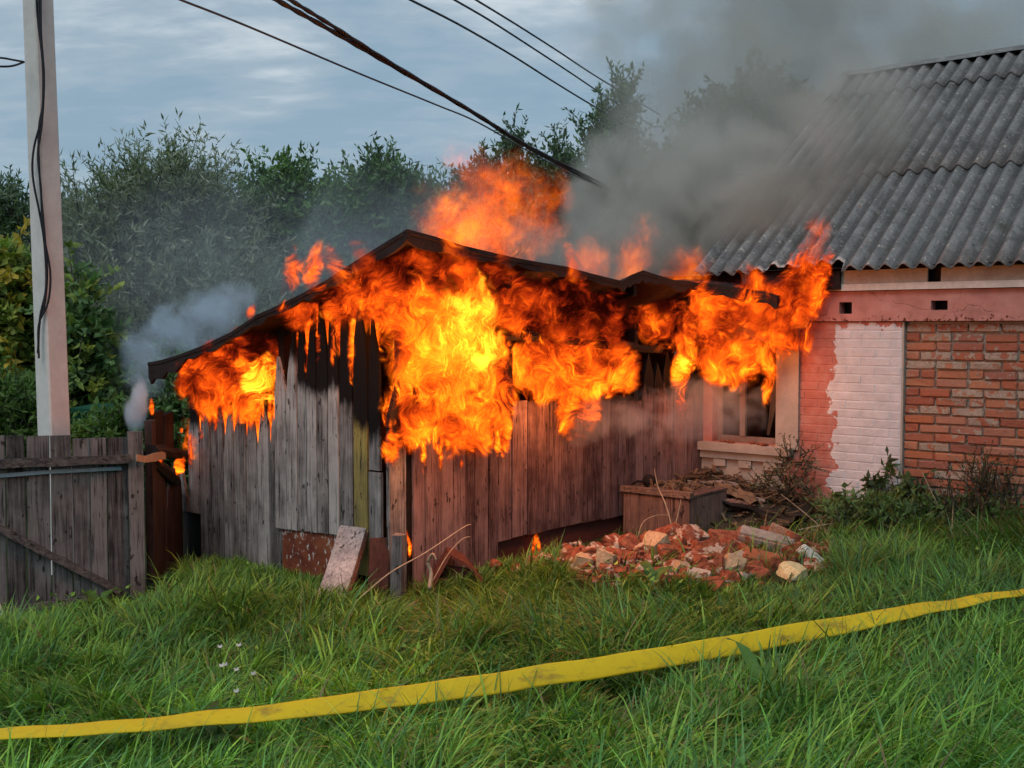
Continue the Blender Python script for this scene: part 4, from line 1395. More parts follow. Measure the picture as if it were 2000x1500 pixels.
def build_rubble():
    rg = random.Random(5)

    def Yr(py): return 8.6 - (py - 1040) * 0.0105

    def drop(name, me, px, py, size, rot=None, Y=None):
        o = bpy.data.objects.new(name, me); COL.objects.link(o)
        Y = Y or Yr(py)
        o.location = at(px, py, Y)
        s = size / FPX * Y
        o.scale = (s, s, s)
        o.rotation_euler = rot or (rg.uniform(-0.5, 0.5), rg.uniform(-0.5, 0.5), rg.uniform(0, 6.28))
        return o
    vars_ = [chunk_mesh('brick_chunk', 100 + k, M['rubble'], rg.choice([(1.0, 0.7, 0.6), (1, 0.9, 0.75), (1.1, 0.6, 0.5), (0.9, 0.8, 0.8)])) for k in range(9)]
    spots = [(1108, 1085, 36), (1130, 1095, 40), (1150, 1078, 30), (1168, 1072, 34), (1172, 1098, 34), (1198, 1062, 36), (1225, 1062, 50), (1203, 1098, 42), (1232, 1098, 38),
             (1250, 1075, 30), (1275, 1055, 40), (1300, 1048, 42), (1322, 1045, 40), (1300, 1085, 36), (1330, 1075, 38), (1350, 1052, 44), (1362, 1070, 40), (1345, 1092, 36), (1385, 1080, 46),
             (1410, 1070, 40), (1418, 1085, 36), (1440, 1092, 44), (1462, 1082, 40), (1388, 1112, 66), (1370, 1098, 40), (1348, 1120, 36), (1340, 1138, 40), (1382, 1140, 42), (1395, 1158, 46), (1430, 1135, 46),
             (1452, 1138, 40), (1470, 1115, 40), (1508, 1112, 40), (1420, 1160, 34), (1462, 1156, 32), (1590, 1118, 50), (1550, 1080, 44), (1620, 1112, 30), (1270, 1100, 34), (1255, 1112, 32), (1310, 1108, 30), (1520, 1142, 34),
             (1012, 1112, 24), (1040, 1098, 26), (1066, 1092, 30), (1062, 1112, 24), (1500, 1040, 34), (1290, 1125, 34), (1238, 1125, 30), (1365, 1125, 40), (1325, 1060, 34), (1145, 1108, 28), (1090, 1100, 26), (1215, 1118, 26), (1180, 1112, 24), (968, 1103, 34), (1490, 1150, 28)]
    for i, (x, y, s) in enumerate(spots):
        o = drop('brick_chunk', rg.choice(vars_), x, y, s * rg.uniform(0.9, 1.25))
        own = {(1225, 1062): 'large upright orange brick chunk left of the cream lump', (1388, 1112): 'largest brick chunk, at the front middle of the rubble beside the cream block',
               (1395, 1158): 'lowest brick chunk at the front tip of the rubble', (1590, 1118): 'brown brick chunk between yellow stone and white plaster strip', (1108, 1085): 'leftmost brick chunk at the far tip of the rubble',
               (1322, 1045): 'topmost brick chunk of the rubble against the plank box', (1620, 1112): 'rightmost small brick chunk of the rubble', (1550, 1080): 'brick chunk directly behind the yellow stone, right of the masonry block'}
        if (x, y) in own:
            tag(o, own[(x, y)], 'brick', 'broken bricks in the rubble')
        elif x < 1000:
            tag(o, 'single broken brick lying apart, left of the rubble pile by the maroon plinth', 'brick', 'broken bricks in the rubble')
        else:
            tag(o, 'medium or small broken orange-red brick piece within the rubble pile', 'brick', 'broken bricks in the rubble')
    pale = [(1278, 1068, 44, 'cream_stone', 'cream lump of plastered stone near the box, left part of rubble'), (1435, 1108, 44, 'cream_stone', 'cream rounded stone block in the middle of the rubble'),
            (1182, 1097, 42, 'cream_stone', 'cream rough stone at the left end of the rubble'), (1138, 1100, 34, 'cream_stone', 'pale pinkish stone at the far left tip of the rubble'),
            (1546, 1132, 56, 'yellow_stone', 'pale yellow stone lump at the lower right of the rubble'), (1330, 1110, 28, 'cream_stone', 'small pale stone half hidden in grass below the rubble')]
    for i, (x, y, s, mt, lab) in enumerate(pale):
        me = chunk_mesh('stone', 200 + i, M[mt], (1, 0.9, 0.85), 6)
        tag(drop('stone', me, x, y, s * 1.1, Y=Yr(y) - 0.03), lab, 'stone', 'pale stones in the rubble')
    # two-brick masonry block with mortar still on it
    Y = Yr(1062) - 0.03
    c = at(1500, 1064, Y)
    blk = thing('masonry_block', c - ZV * 0.1, 'fallen block of two mortared bricks lying on the rubble', 'masonry')

    def oriented(name, me, loc, rot, parent):
        o = bpy.data.objects.new(name, me); COL.objects.link(o); o.location = loc; o.rotation_euler = rot
        adopt(o, parent); return o
    rot = (0.30, 0.20, -0.30)
    mr = Matrix.Rotation(rot[2], 3, 'Z') @ Matrix.Rotation(rot[1], 3, 'Y') @ Matrix.Rotation(rot[0], 3, 'X')
    for k, dx in enumerate((-0.125, 0.125)):
        oriented('brick', bevel_box_mesh('brick', 0.235, 0.13, 0.13, 0.008, 0.005, M['brick'], 300 + k), c + mr @ V(dx, 0, 0), rot, blk)
    oriented('mortar_crust', bevel_box_mesh('mortar_crust', 0.40, 0.12, 0.02, 0.006, 0.006, M['mortar'], 310), c + mr @ V(-0.02, 0, 0.072), rot, blk)
    oriented('mortar_crust', bevel_box_mesh('mortar_crust', 0.30, 0.02, 0.10, 0.008, 0.006, M['mortar'], 311), c + mr @ V(0.02, -0.068, 0.01), rot, blk)
    o = drop('brick_slab', bevel_box_mesh('brick_slab', 1.0, 0.5, 0.42, 0.04, 0.03, M['brick'], 320), 1492, 1098, 78, (0.25, 0.15, -0.35), Yr(1098))
    tag(o, 'whole brick edge-on beneath the masonry block', 'brick')
    o = drop('brick_slab', bevel_box_mesh('brick_slab', 1.0, 0.5, 0.40, 0.04, 0.03, M['brick'], 321), 1530, 1044, 62, (-0.25, 0.35, -0.3), Yr(1044))
    tag(o, 'mortar-smeared whole brick leaning behind the masonry block', 'brick')
    o = drop('plaster_piece', bevel_box_mesh('plaster_piece', 1.0, 0.35, 0.25, 0.06, 0.03, M['white_block'], 322), 1590, 1092, 72, (0.2, 0.62, -0.3), Yr(1092))
    tag(o, 'white plastered strip lying at the right end of the rubble', 'plaster')
    wb = [bevel_box_mesh('whole_brick', 0.235, 0.115, 0.064, 0.007, 0.006, M['rubble'], 330 + k) for k in range(4)]
    for i, (x, y, rot, lab) in enumerate([(1310, 1075, (0.3, 0.2, 0.4), 'whole red brick tilted forward near the middle of the rubble'), (1445, 1068, (-0.2, 0.35, -0.5), 'whole red brick left of the masonry block'),
                                          (1475, 1130, (0.15, -0.3, 0.7), 'whole brick lying low between cream block and yellow stone'), (1212, 1088, (0.5, 0.1, -0.3), 'whole brick lying below the large upright chunk'),
                                          (1565, 1058, (0.1, 0.5, 0.2), 'whole brick propped at the right end behind the plaster strip'), (1362, 1088, (0.4, -0.2, 1.0), 'whole brick under the charred stick'),
                                          (1535, 1108, (0.2, 0.25, -0.5), 'whole brick between masonry block and yellow stone'), (1415, 1050, (0.6, 0.1, 0.2), 'whole brick high on the rubble behind the charred stick')]):
        o = bpy.data.objects.new('whole_brick', wb[i % 4]); COL.objects.link(o)
        o.location = at(x, y, Yr(y) - 0.04) ; o.rotation_euler = rot
        tag(o, lab, 'brick', 'whole bricks in the rubble')
    p0, p1 = at(1362, 1052, Yr(1052) - 0.05), at(1420, 1072, Yr(1068) - 0.07)
    vs, fs = tube_geo([p0.lerp(p1, t / 5) for t in range(6)], [0.022, 0.03, 0.03, 0.027, 0.026, 0.018], 6)
    tag(put('charred_stick', vs, fs, M['char']), 'charred black stick lying across the rubble', 'stick')
    # crumbs and dust under the pieces
    vs, fs = [], []
    for j in range(10):
        for i in range(40):
            u, v_ = i / 39, j / 9
            px = 1085 + u * 560
            Y = 8.75 - v_ * 1.25
            p = at(px, 1050, Y)
            z = gz(p.x, p.y) - 0.03 + 0.07 * math.sin(v_ * PI) ** 0.7 * math.sin(min(1, u * 5) * PI / 2) * math.sin(min(1, (1 - u) * 5) * PI / 2) * (1 - 0.5 * v_) + 0.02 * mnoise.noise(V(u * 20, v_ * 8, 1))
            vs.append(V(p.x, p.y, z))
    for j in range(9):
        for i in range(39):
            fs.append((j * 40 + i, (j + 1) * 40 + i, (j + 1) * 40 + i + 1, j * 40 + i + 1))
    tag(put('rubble_dust', vs, fs, M['dirt']), 'brick dust and soil mound under the rubble pieces', 'rubble', kind='stuff')
    crumbs = []
    vs, fs = [], []
    for k in range(420):
        px, py = rg.uniform(1095, 1620), rg.uniform(1062, 1165)
        if abs(px - 1350) / 290 + max(0, (py - 1100)) / 90 > 1.1: continue
        p = at(px, py, Yr(py) + 0.03)
        s = rg.uniform(0.008, 0.03)
        n0 = len(vs)
        vs += [p + V(rg.uniform(-s, s), rg.uniform(-s, s), rg.uniform(-s, s)) * 1.0 + q * s for q in (V(-1, -1, -1), V(1, -1, -1), V(1, 1, -1), V(-1, 1, -1), V(-1, -1, 1), V(1, -1, 1), V(1, 1, 1), V(-1, 1, 1))]
        fs += [tuple(i + n0 for i in f) for f in BOXF]
    tag(put('brick_crumbs', vs, fs, M['rubble']), 'small red brick crumbs scattered among the rubble', 'rubble', kind='stuff')


build_rubble()


# ------------------------------------------------------------------ flat hose
def build_hose():
    key = [(-60, 1440, 10), (0, 1433, 12), (200, 1421, 13), (400, 1405, 15), (600, 1383, 18), (800, 1357, 21), (1000, 1330, 22), (1200, 1299, 23), (1400, 1265, 22),
           (1550, 1238, 20), (1700, 1210, 15), (1800, 1190, 11), (1900, 1172, 7), (2000, 1156, 5), (2080, 1143, 4)]
    pts, ups = [], []
    W = 0.098
    for x, y, hw in key:
        p = ground_hit(x, y, 0.20)
        m = 1.84 * hw / FPX * p.y
        ang = math.asin(max(-0.2, min(0.97, m / W))) - math.atan2(EYE - p.z, p.y)
        pts.append(p); ups.append(ang)
    n = 6
    P = spline(pts, n)
    A = spline([V(a, 0, 0) for a in ups], n)
    vs, fs = [], []
    for i, p in enumerate(P):
        t = (P[min(i + 1, len(P) - 1)] - P[max(i - 1, 0)]).normalized()
        back = V(-t.y, t.x, 0).normalized()
        if back.y < 0: back = -back
        a = A[i].x + 0.05 * mnoise.noise(V(i * 0.3, 0, 0))
        w = back * math.cos(a) + ZV * math.sin(a)
        nrm = t.cross(w).normalized()
        p = p + ZV * 0.01 * mnoise.noise(V(i * 0.25, 5, 0))
        for u, th in ((-1, 0.0025), (-0.8, 0.006), (0, 0.0045), (0.8, 0.006), (1, 0.0025)):
            vs.append(p + w * (W / 2 * u) - nrm * th)
        for u, th in ((1, 0.0025), (0.8, 0.006), (0, 0.0045), (-0.8, 0.006), (-1, 0.0025)):
            vs.append(p + w * (W / 2 * u) + nrm * th)
    m = len(P)
    for i in range(m - 1):
        for q in range(10):
            q2 = (q + 1) % 10
            fs.append((i * 10 + q, i * 10 + q2, (i + 1) * 10 + q2, (i + 1) * 10 + q))
    tag(put('fire_hose', vs, fs, M['hose'], smooth=True), 'flat yellow fire hose stretched taut across the grass in the foreground', 'hose')
    return [(p.x, p.y) for p in P]


HOSE = build_hose()

# ------------------------------------------------------------------ foliage
def leaf_mesh(name, base, dirs, sides, lens, wids, cols, mat, fold=0.25):
    """diamond leaves from numpy arrays"""
    n = len(base)
    up = np.cross(dirs, sides)
    tip = base + dirs * lens[:, None]
    mid = base + dirs * (lens * 0.42)[:, None]
    l = mid - sides * (wids / 2)[:, None] + up * (wids * fold)[:, None]
    r = mid + sides * (wids / 2)[:, None] + up * (wids * fold)[:, None]
    co = np.stack([base, r, tip, l], 1).reshape(-1, 3).astype(np.float32)
    me = bpy.data.meshes.new(name)
    me.vertices.add(4 * n); me.vertices.foreach_set('co', co.ravel())
    # two triangles folded on the midrib
    i0 = np.arange(n) * 4
    loops = np.stack([i0, i0 + 1, i0 + 2, i0, i0 + 2, i0 + 3], 1).ravel().astype(np.int32)
    me.loops.add(6 * n); me.loops.foreach_set('vertex_index', loops)
    me.polygons.add(2 * n)
    me.polygons.foreach_set('loop_start', (np.arange(2 * n) * 3).astype(np.int32))
    me.polygons.foreach_set('loop_total', np.full(2 * n, 3, dtype=np.int32))
    a = me.attributes.new('col', 'FLOAT_COLOR', 'POINT')
    c4 = np.ones((n, 4, 4), dtype=np.float32); c4[:, :, :3] = cols[:, None, :]
    a.data.foreach_set('color', c4.ravel())
    me.update(calc_edges=True); me.materials.append(mat)
    return me


def unit(a): return a / (np.linalg.norm(a, axis=1, keepdims=True) + 1e-9)


def make_tree(name, label, base, lobes, n_shoots, per, leaf, wid, pal, upright=0.7, slen=0.7, trunk=0.12, seed=1, spread=0.5, group=None, cat='tree', shell=0.55, lspread=0.7):
    rg = np.random.default_rng(seed)
    t = thing(name, V(*base), label, cat, group)
    lob = np.array(lobes, dtype=float)
    vol = lob[:, 3] * lob[:, 4] * lob[:, 5]
    w = (lob[:, 3] * lob[:, 5]) / (lob[:, 3] * lob[:, 5]).sum()
    k = rg.choice(len(lob), n_shoots, p=w)
    d = unit(rg.normal(size=(n_shoots, 3)))
    rad = rg.random(n_shoots) ** shell
    st = lob[k, :3] + d * rad[:, None] * lob[k, 3:6]
    st[:, 2] = np.maximum(st[:, 2], base[2] + 0.15)
    dr = unit(d * 0.7 + np.array([0, 0, upright]) + rg.normal(size=(n_shoots, 3)) * spread)
    ln = slen * (0.5 + rg.random(n_shoots))
    # leaves along each shoot
    u = (np.arange(per) + 0.5) / per
    side = unit(np.cross(dr, rg.normal(size=(n_shoots, 3))))
    pos = st[:, None, :] + dr[:, None, :] * (ln[:, None] * u[None, :])[:, :, None]
    pos[:, :, 2] -= (ln[:, None] * 0.18 * (u[None, :] ** 2))
    nl = n_shoots * per
    pos = pos.reshape(-1, 3)
    drr = np.repeat(dr, per, 0)
    ld = unit(drr * 0.75 + rg.normal(size=(nl, 3)) * lspread)
    sd_ = unit(np.cross(ld, rg.normal(size=(nl, 3)) * 0.8 + np.array([0, -0.4, 0.8])))
    ll = leaf * (0.6 + 0.7 * rg.random(nl)); lw = wid * (0.7 + 0.6 * rg.random(nl))
    p = np.array(pal)
    ci = np.repeat(rg.integers(0, len(p), n_shoots), per)
    cols = p[ci] * (0.7 + 0.6 * rg.random((nl, 1)))
    me = leaf_mesh('crown', pos - np.array(base), ld, sd_, ll, lw, cols, M['leaf'])
    o = bpy.data.objects.new('crown', me); COL.objects.link(o); o.parent = t
    # trunk, limbs and shoots
    vs, fs = [], []
    B = V(*base)
    zc = float((lob[:, 2] * vol).sum() / vol.sum())
    xc = float((lob[:, 0] * vol).sum() / vol.sum()); yc = float((lob[:, 1] * vol).sum() / vol.sum())
    top = V(xc, yc, zc)
    pts = spline([B - ZV * 0.1, B.lerp(top, 0.4) + V(0.06, 0.03, 0), top], 4)
    v_, f_ = tube_geo(pts, [trunk * (1.15 - 0.6 * i / len(pts)) for i in range(len(pts))], 7)
    fs += [tuple(i + len(vs) for i in f) for f in f_]; vs += v_
    rr = random.Random(seed)
    for L in lobes:
        e = V(L[0], L[1], L[2] + L[5] * 0.3)
        s = B.lerp(top, rr.uniform(0.3, 0.75))
        pts = spline([s, s.lerp(e, 0.5) + V(rr.uniform(-.1, .1), rr.uniform(-.1, .1), 0.12), e], 3)
        v_, f_ = tube_geo(pts, [trunk * 0.5 * (1 - 0.75 * i / len(pts)) for i in range(len(pts))], 5)
        n0 = len(vs); fs += [tuple(i + n0 for i in f) for f in f_]; vs += v_
    put('trunk', vs, fs, M['bark'], t, smooth=True)
    vs, fs = [], []
    step = max(1, n_shoots // 900)
    for i in range(0, n_shoots, step):
        a = V(*st[i]); e = V(*(st[i] + dr[i] * ln[i])) - ZV * ln[i] * 0.18
        x = V(*side[i]) * (0.008 + 0.004 * (leaf > 0.1)); y = (e - a).normalized().cross(x)
        n0 = len(vs); vs += [a + x, a - x * 0.5 + y * 0.87, a - x * 0.5 - y * 0.87, e]
        fs += [(n0, n0 + 1, n0 + 3), (n0 + 1, n0 + 2, n0 + 3), (n0 + 2, n0, n0 + 3)]
    put('twigs', vs, fs, M['twig'], t)
    return t


def lobes_px(specs, Y, depth=None):
    """(px, py, rx_px, ry_px[, dY]) -> ellipsoid lobes"""
    out = []
    for s in specs:
        y = Y + (s[4] if len(s) > 4 else 0.0)
        c = at(s[0], s[1], y)
        rx = s[2] / FPX * y; rz = s[3] / FPX * y
        out.append((c.x, c.y, c.z, rx, depth or max(0.5, min(rx, 1.6)), rz))
    return out


GREY = [(0.150, 0.185, 0.125), (0.185, 0.220, 0.160), (0.115, 0.150, 0.095), (0.21, 0.24, 0.18)]
GREEN = [(0.090, 0.170, 0.060), (0.120, 0.205, 0.075), (0.075, 0.140, 0.055)]
DARK = [(0.075, 0.120, 0.065), (0.095, 0.145, 0.080), (0.060, 0.100, 0.060)]
GREY, GREEN, DARK = ([tuple(1.25 * c for c in k) for k in P_] for P_ in (GREY, GREEN, DARK))
YELL = [(0.27, 0.32, 0.06), (0.20, 0.28, 0.065), (0.46, 0.34, 0.05), (0.16, 0.25, 0.06)]
FRESH = [(0.085, 0.165, 0.035), (0.11, 0.19, 0.045), (0.07, 0.14, 0.032)]


def build_trees():
    g = 'trees behind the shed'
    Y = 17.0
    make_tree('willow_tree', 'dense grey-green willow with narrow leaves, right beside the concrete pole', (at(290, 900, Y).x, Y, gz(-5, Y)),
              lobes_px([(300, 455, 120, 110), (200, 500, 90, 110, -0.5), (400, 480, 90, 110, 0.3), (300, 640, 190, 150), (420, 640, 120, 140, -0.5), (170, 640, 80, 160), (340, 390, 70, 60), (250, 780, 180, 90, -.6), (430, 780, 100, 90, -.4)], Y),
              4300, 24, 0.135, 0.027, GREY, 0.8, 0.75, 0.16, 3, 0.45, g)
    Y = 18.5
    make_tree('box_elder', 'green box-elder with taller leafy sprigs, middle of the trees left of the ridge', (at(560, 900, Y).x, Y, gz(-4, Y)),
              lobes_px([(560, 460, 75, 90), (520, 520, 70, 90), (620, 520, 70, 100), (570, 640, 110, 110), (500, 700, 80, 110), (565, 365, 32, 36), (512, 395, 26, 30), (640, 440, 45, 50)], Y),
              2500, 19, 0.135, 0.048, GREEN + DARK[:1], 0.9, 0.6, 0.13, 4, 0.45, g)
    make_tree('box_elder', 'darker green tree with upright shoots just left of the shed apex', (at(730, 900, Y + 1).x, Y + 1, gz(-3, Y)),
              lobes_px([(715, 450, 62, 80), (770, 440, 45, 85), (700, 560, 80, 110), (790, 540, 70, 110), (690, 680, 80, 100), (745, 380, 30, 45), (820, 460, 40, 70)], Y + 1),
              2400, 19, 0.135, 0.046, DARK + GREEN[:1], 1.1, 0.65, 0.13, 5, 0.4, g)
    make_tree('box_elder', 'row of thin leafy crowns rising behind the flames above the ridge', (at(950, 900, Y + 2).x, Y + 2, gz(-1, Y)),
              lobes_px([(880, 430, 45, 60), (940, 400, 35, 60), (1000, 370, 32, 70), (1050, 400, 45, 70), (1100, 400, 30, 80), (920, 520, 80, 80), (1020, 500, 90, 80), (1110, 520, 60, 90), (1095, 320, 12, 30), (1002, 300, 14, 24)], Y + 2),
              1700, 18, 0.13, 0.046, DARK, 1.2, 0.55, 0.12, 6, 0.35, g)
    Y = 23.0
    make_tree('poplar_tree', 'tall slender spire-shaped tree at the left edge of the smoke', (at(1200, 900, Y).x, Y, gz(2, Y)),
              lobes_px([(1222, 230, 18, 80), (1215, 330, 40, 80), (1185, 260, 16, 50), (1165, 300, 24, 45), (1150, 250, 8, 12), (1150, 390, 32, 70), (1230, 420, 55, 90), (1180, 470, 55, 90), (1130, 430, 22, 50), (1270, 500, 60, 90)], Y),
              1100, 15, 0.14, 0.052, DARK + GREEN[:1], 1.6, 0.55, 0.12, 7, 0.35, g)
    Y = 27.0
    make_tree('round_tree', 'large round-crowned dark tree veiled by smoke, left of the corrugated roof', (at(1450, 900, Y).x, Y, gz(5, Y)),
              lobes_px([(1480, 250, 100, 90), (1420, 290, 80, 90), (1540, 260, 48, 60), (1380, 400, 110, 120), (1490, 400, 110, 120), (1300, 420, 70, 100), (1440, 550, 140, 100), (1580, 350, 40, 60)], Y),
              3000, 18, 0.20, 0.09, DARK, 0.6, 0.7, 0.25, 8, 0.5, g)
    Y = 20.0
    make_tree('dark_tree', 'dark feathery tree at the far left behind the pole', (at(10, 900, Y).x, Y, gz(-6, Y)),
              lobes_px([(5, 470, 40, 90), (50, 490, 40, 80), (-40, 480, 50, 110), (95, 520, 50, 80), (30, 640, 110, 120), (25, 420, 10, 50), (-30, 640, 80, 130)], Y),
              1300, 18, 0.15, 0.04, DARK, 1.0, 0.6, 0.13, 9, 0.4, g)
    Y = 14.0
    make_tree('maple_bush', 'yellowing maple bush at the far left edge beside the pole', (at(25, 880, Y).x, Y, gz(-6, Y)),
              lobes_px([(15, 560, 45, 70), (50, 640, 45, 90), (0, 680, 60, 90), (60, 520, 22, 30), (40, 760, 60, 60)], Y),
              620, 13, 0.14, 0.085, YELL, 0.15, 0.45, 0.06, 10, 0.6, None, 'bush')
    make_tree('maple_bush', 'small yellow-tipped maple sprig just right of the concrete pole', (at(165, 880, Y).x, Y, gz(-5, Y)),
              lobes_px([(160, 600, 24, 26), (150, 680, 28, 50), (185, 660, 24, 40), (165, 760, 40, 55), (145, 540, 10, 12)], Y),
              260, 12, 0.13, 0.08, YELL[:2] + GREEN, 0.15, 0.4, 0.05, 11, 0.6, None, 'bush')
    Y = 11.5
    make_tree('leafy_bush', 'bright green leafy bush behind the gate, left of the pole', (at(35, 880, Y).x, Y, gz(-5, Y)),
              lobes_px([(20, 790, 55, 50), (-30, 800, 60, 60), (60, 830, 40, 50), (30, 870, 90, 50)], Y), 620, 12, 0.09, 0.035, FRESH, 0.6, 0.3, 0.03, 12, 0.6, None, 'bush')
    Y = 10.2
    make_tree('nettle_clump', 'fresh green nettles growing over the gate top by the scorched fence', (at(215, 880, Y).x, Y, gz(-4, Y)),
              lobes_px([(165, 858, 22, 20), (200, 852, 18, 14), (225, 838, 14, 20), (240, 818, 8, 16), (210, 880, 60, 25)], Y), 150, 10, 0.10, 0.045, FRESH, 0.6, 0.2, 0.012, 13, 0.6, None, 'plant')
    make_tree('leafy_bush', 'green bush behind the scorched fence at the shed end', (at(340, 880, 11.5).x, 11.5, gz(-4, Y)),
              lobes_px([(340, 760, 40, 60), (310, 830, 50, 60), (360, 840, 40, 60), (330, 900, 60, 50)], 11.5), 620, 12, 0.09, 0.035, FRESH[:1] + GREEN, 0.6, 0.3, 0.03, 14, 0.6, None, 'bush')


build_trees()


# ------------------------------------------------------------------ grass
def vnoise(x, y, s, seed):
    r = np.random.default_rng(seed); T = r.random((64, 64))
    u, v = x * s + 31.7, y * s + 17.3
    i, j = np.floor(u).astype(int), np.floor(v).astype(int)
    fu, fv = u - i, v - j
    fu = fu * fu * (3 - 2 * fu); fv = fv * fv * (3 - 2 * fv)
    g = lambda a, b: T[a % 64, b % 64]
    return (g(i, j) * (1 - fu) + g(i + 1, j) * fu) * (1 - fv) + (g(i, j + 1) * (1 - fu) + g(i + 1, j + 1) * fu) * fv


def gz_np(x, y):
    X = np.linspace(-8, 9, 69); Yg = np.linspace(0, 13, 53)
    T = np.array([[gz(a, b) for a in X] for b in Yg])
    u = np.clip((x + 8) / 17 * 68, 0, 67.999); v = np.clip(y / 13 * 52, 0, 51.999)
    i, j = u.astype(int), v.astype(int); fu, fv = u - i, v - j
    return (T[j, i] * (1 - fu) + T[j, i + 1] * fu) * (1 - fv) + (T[j + 1, i] * (1 - fu) + T[j + 1, i + 1] * fu) * fv


def blades(name, x, y, h, w, ang, lean, curl, cols, lift=None, segs=4, mat=None):
    n = len(x)
    z = gz_np(x, y) - 0.012
    dx, dy = np.cos(ang), np.sin(ang)
    sx, sy = -dy, dx
    rg = np.random.default_rng(3)
    tw = rg.normal(0, 0.5, n)
    sx2 = sx * np.cos(tw) + dx * np.sin(tw); sy2 = sy * np.cos(tw) + dy * np.sin(tw)
    lv = []
    for s in range(segs + 1):
        t = s / segs
        th = lean + curl * t                   # angle from vertical grows along the blade
        # integrate the arc in closed form
        c = np.where(np.abs(curl) < 1e-3, 1e-3, curl)
        hor = h * (-(np.cos(lean + c * t) - np.cos(lean)) / c)
        ver = h * ((np.sin(lean + c * t) - np.sin(lean)) / c)
        px_, py_, pz_ = x + dx * hor, y + dy * hor, z + np.maximum(ver, 0.01 * t)
        ww = w * (1 - t ** 1.6) * 0.5 if s < segs else w * 0
        if s < segs:
            lv.append(np.stack([px_ - sx2 * ww, py_ - sy2 * ww, pz_], 1)); lv.append(np.stack([px_ + sx2 * ww, py_ + sy2 * ww, pz_], 1))
        else:
            lv.append(np.stack([px_, py_, pz_], 1))
    nv = 2 * segs + 1
    co = np.stack(lv, 1).reshape(-1, 3).astype(np.float32)
    i0 = (np.arange(n) * nv)[:, None]
    quads = np.concatenate([i0 + np.array([2 * s, 2 * s + 1, 2 * s + 3, 2 * s + 2]) for s in range(segs - 1)], 1)
    tri = i0 + np.array([2 * segs - 2, 2 * segs - 1, 2 * segs])
    loops = np.concatenate([quads, tri], 1).ravel().astype(np.int32)
    per = 4 * (segs - 1) + 3
    ls = (np.arange(n)[:, None] * per + np.array([4 * s for s in range(segs)])).ravel().astype(np.int32)
    lt = np.tile(np.array([4] * (segs - 1) + [3]), n).astype(np.int32)
    me = bpy.data.meshes.new(name)
    me.vertices.add(len(co)); me.vertices.foreach_set('co', co.ravel())
    me.loops.add(len(loops)); me.loops.foreach_set('vertex_index', loops)
    me.polygons.add(len(ls)); me.polygons.foreach_set('loop_start', ls); me.polygons.foreach_set('loop_total', lt)
    a = me.attributes.new('col', 'FLOAT_COLOR', 'POINT')
    c4 = np.ones((n, nv, 4), dtype=np.float32); c4[:, :, :3] = cols[:, None, :]
    a.data.foreach_set('color', c4.ravel())
    me.polygons.foreach_set('use_smooth', np.ones(len(ls), dtype=bool))
    me.update(calc_edges=True); me.materials.append(mat or M['grass'])
    o = bpy.data.objects.new(name, me); COL.objects.link(o)
    return o


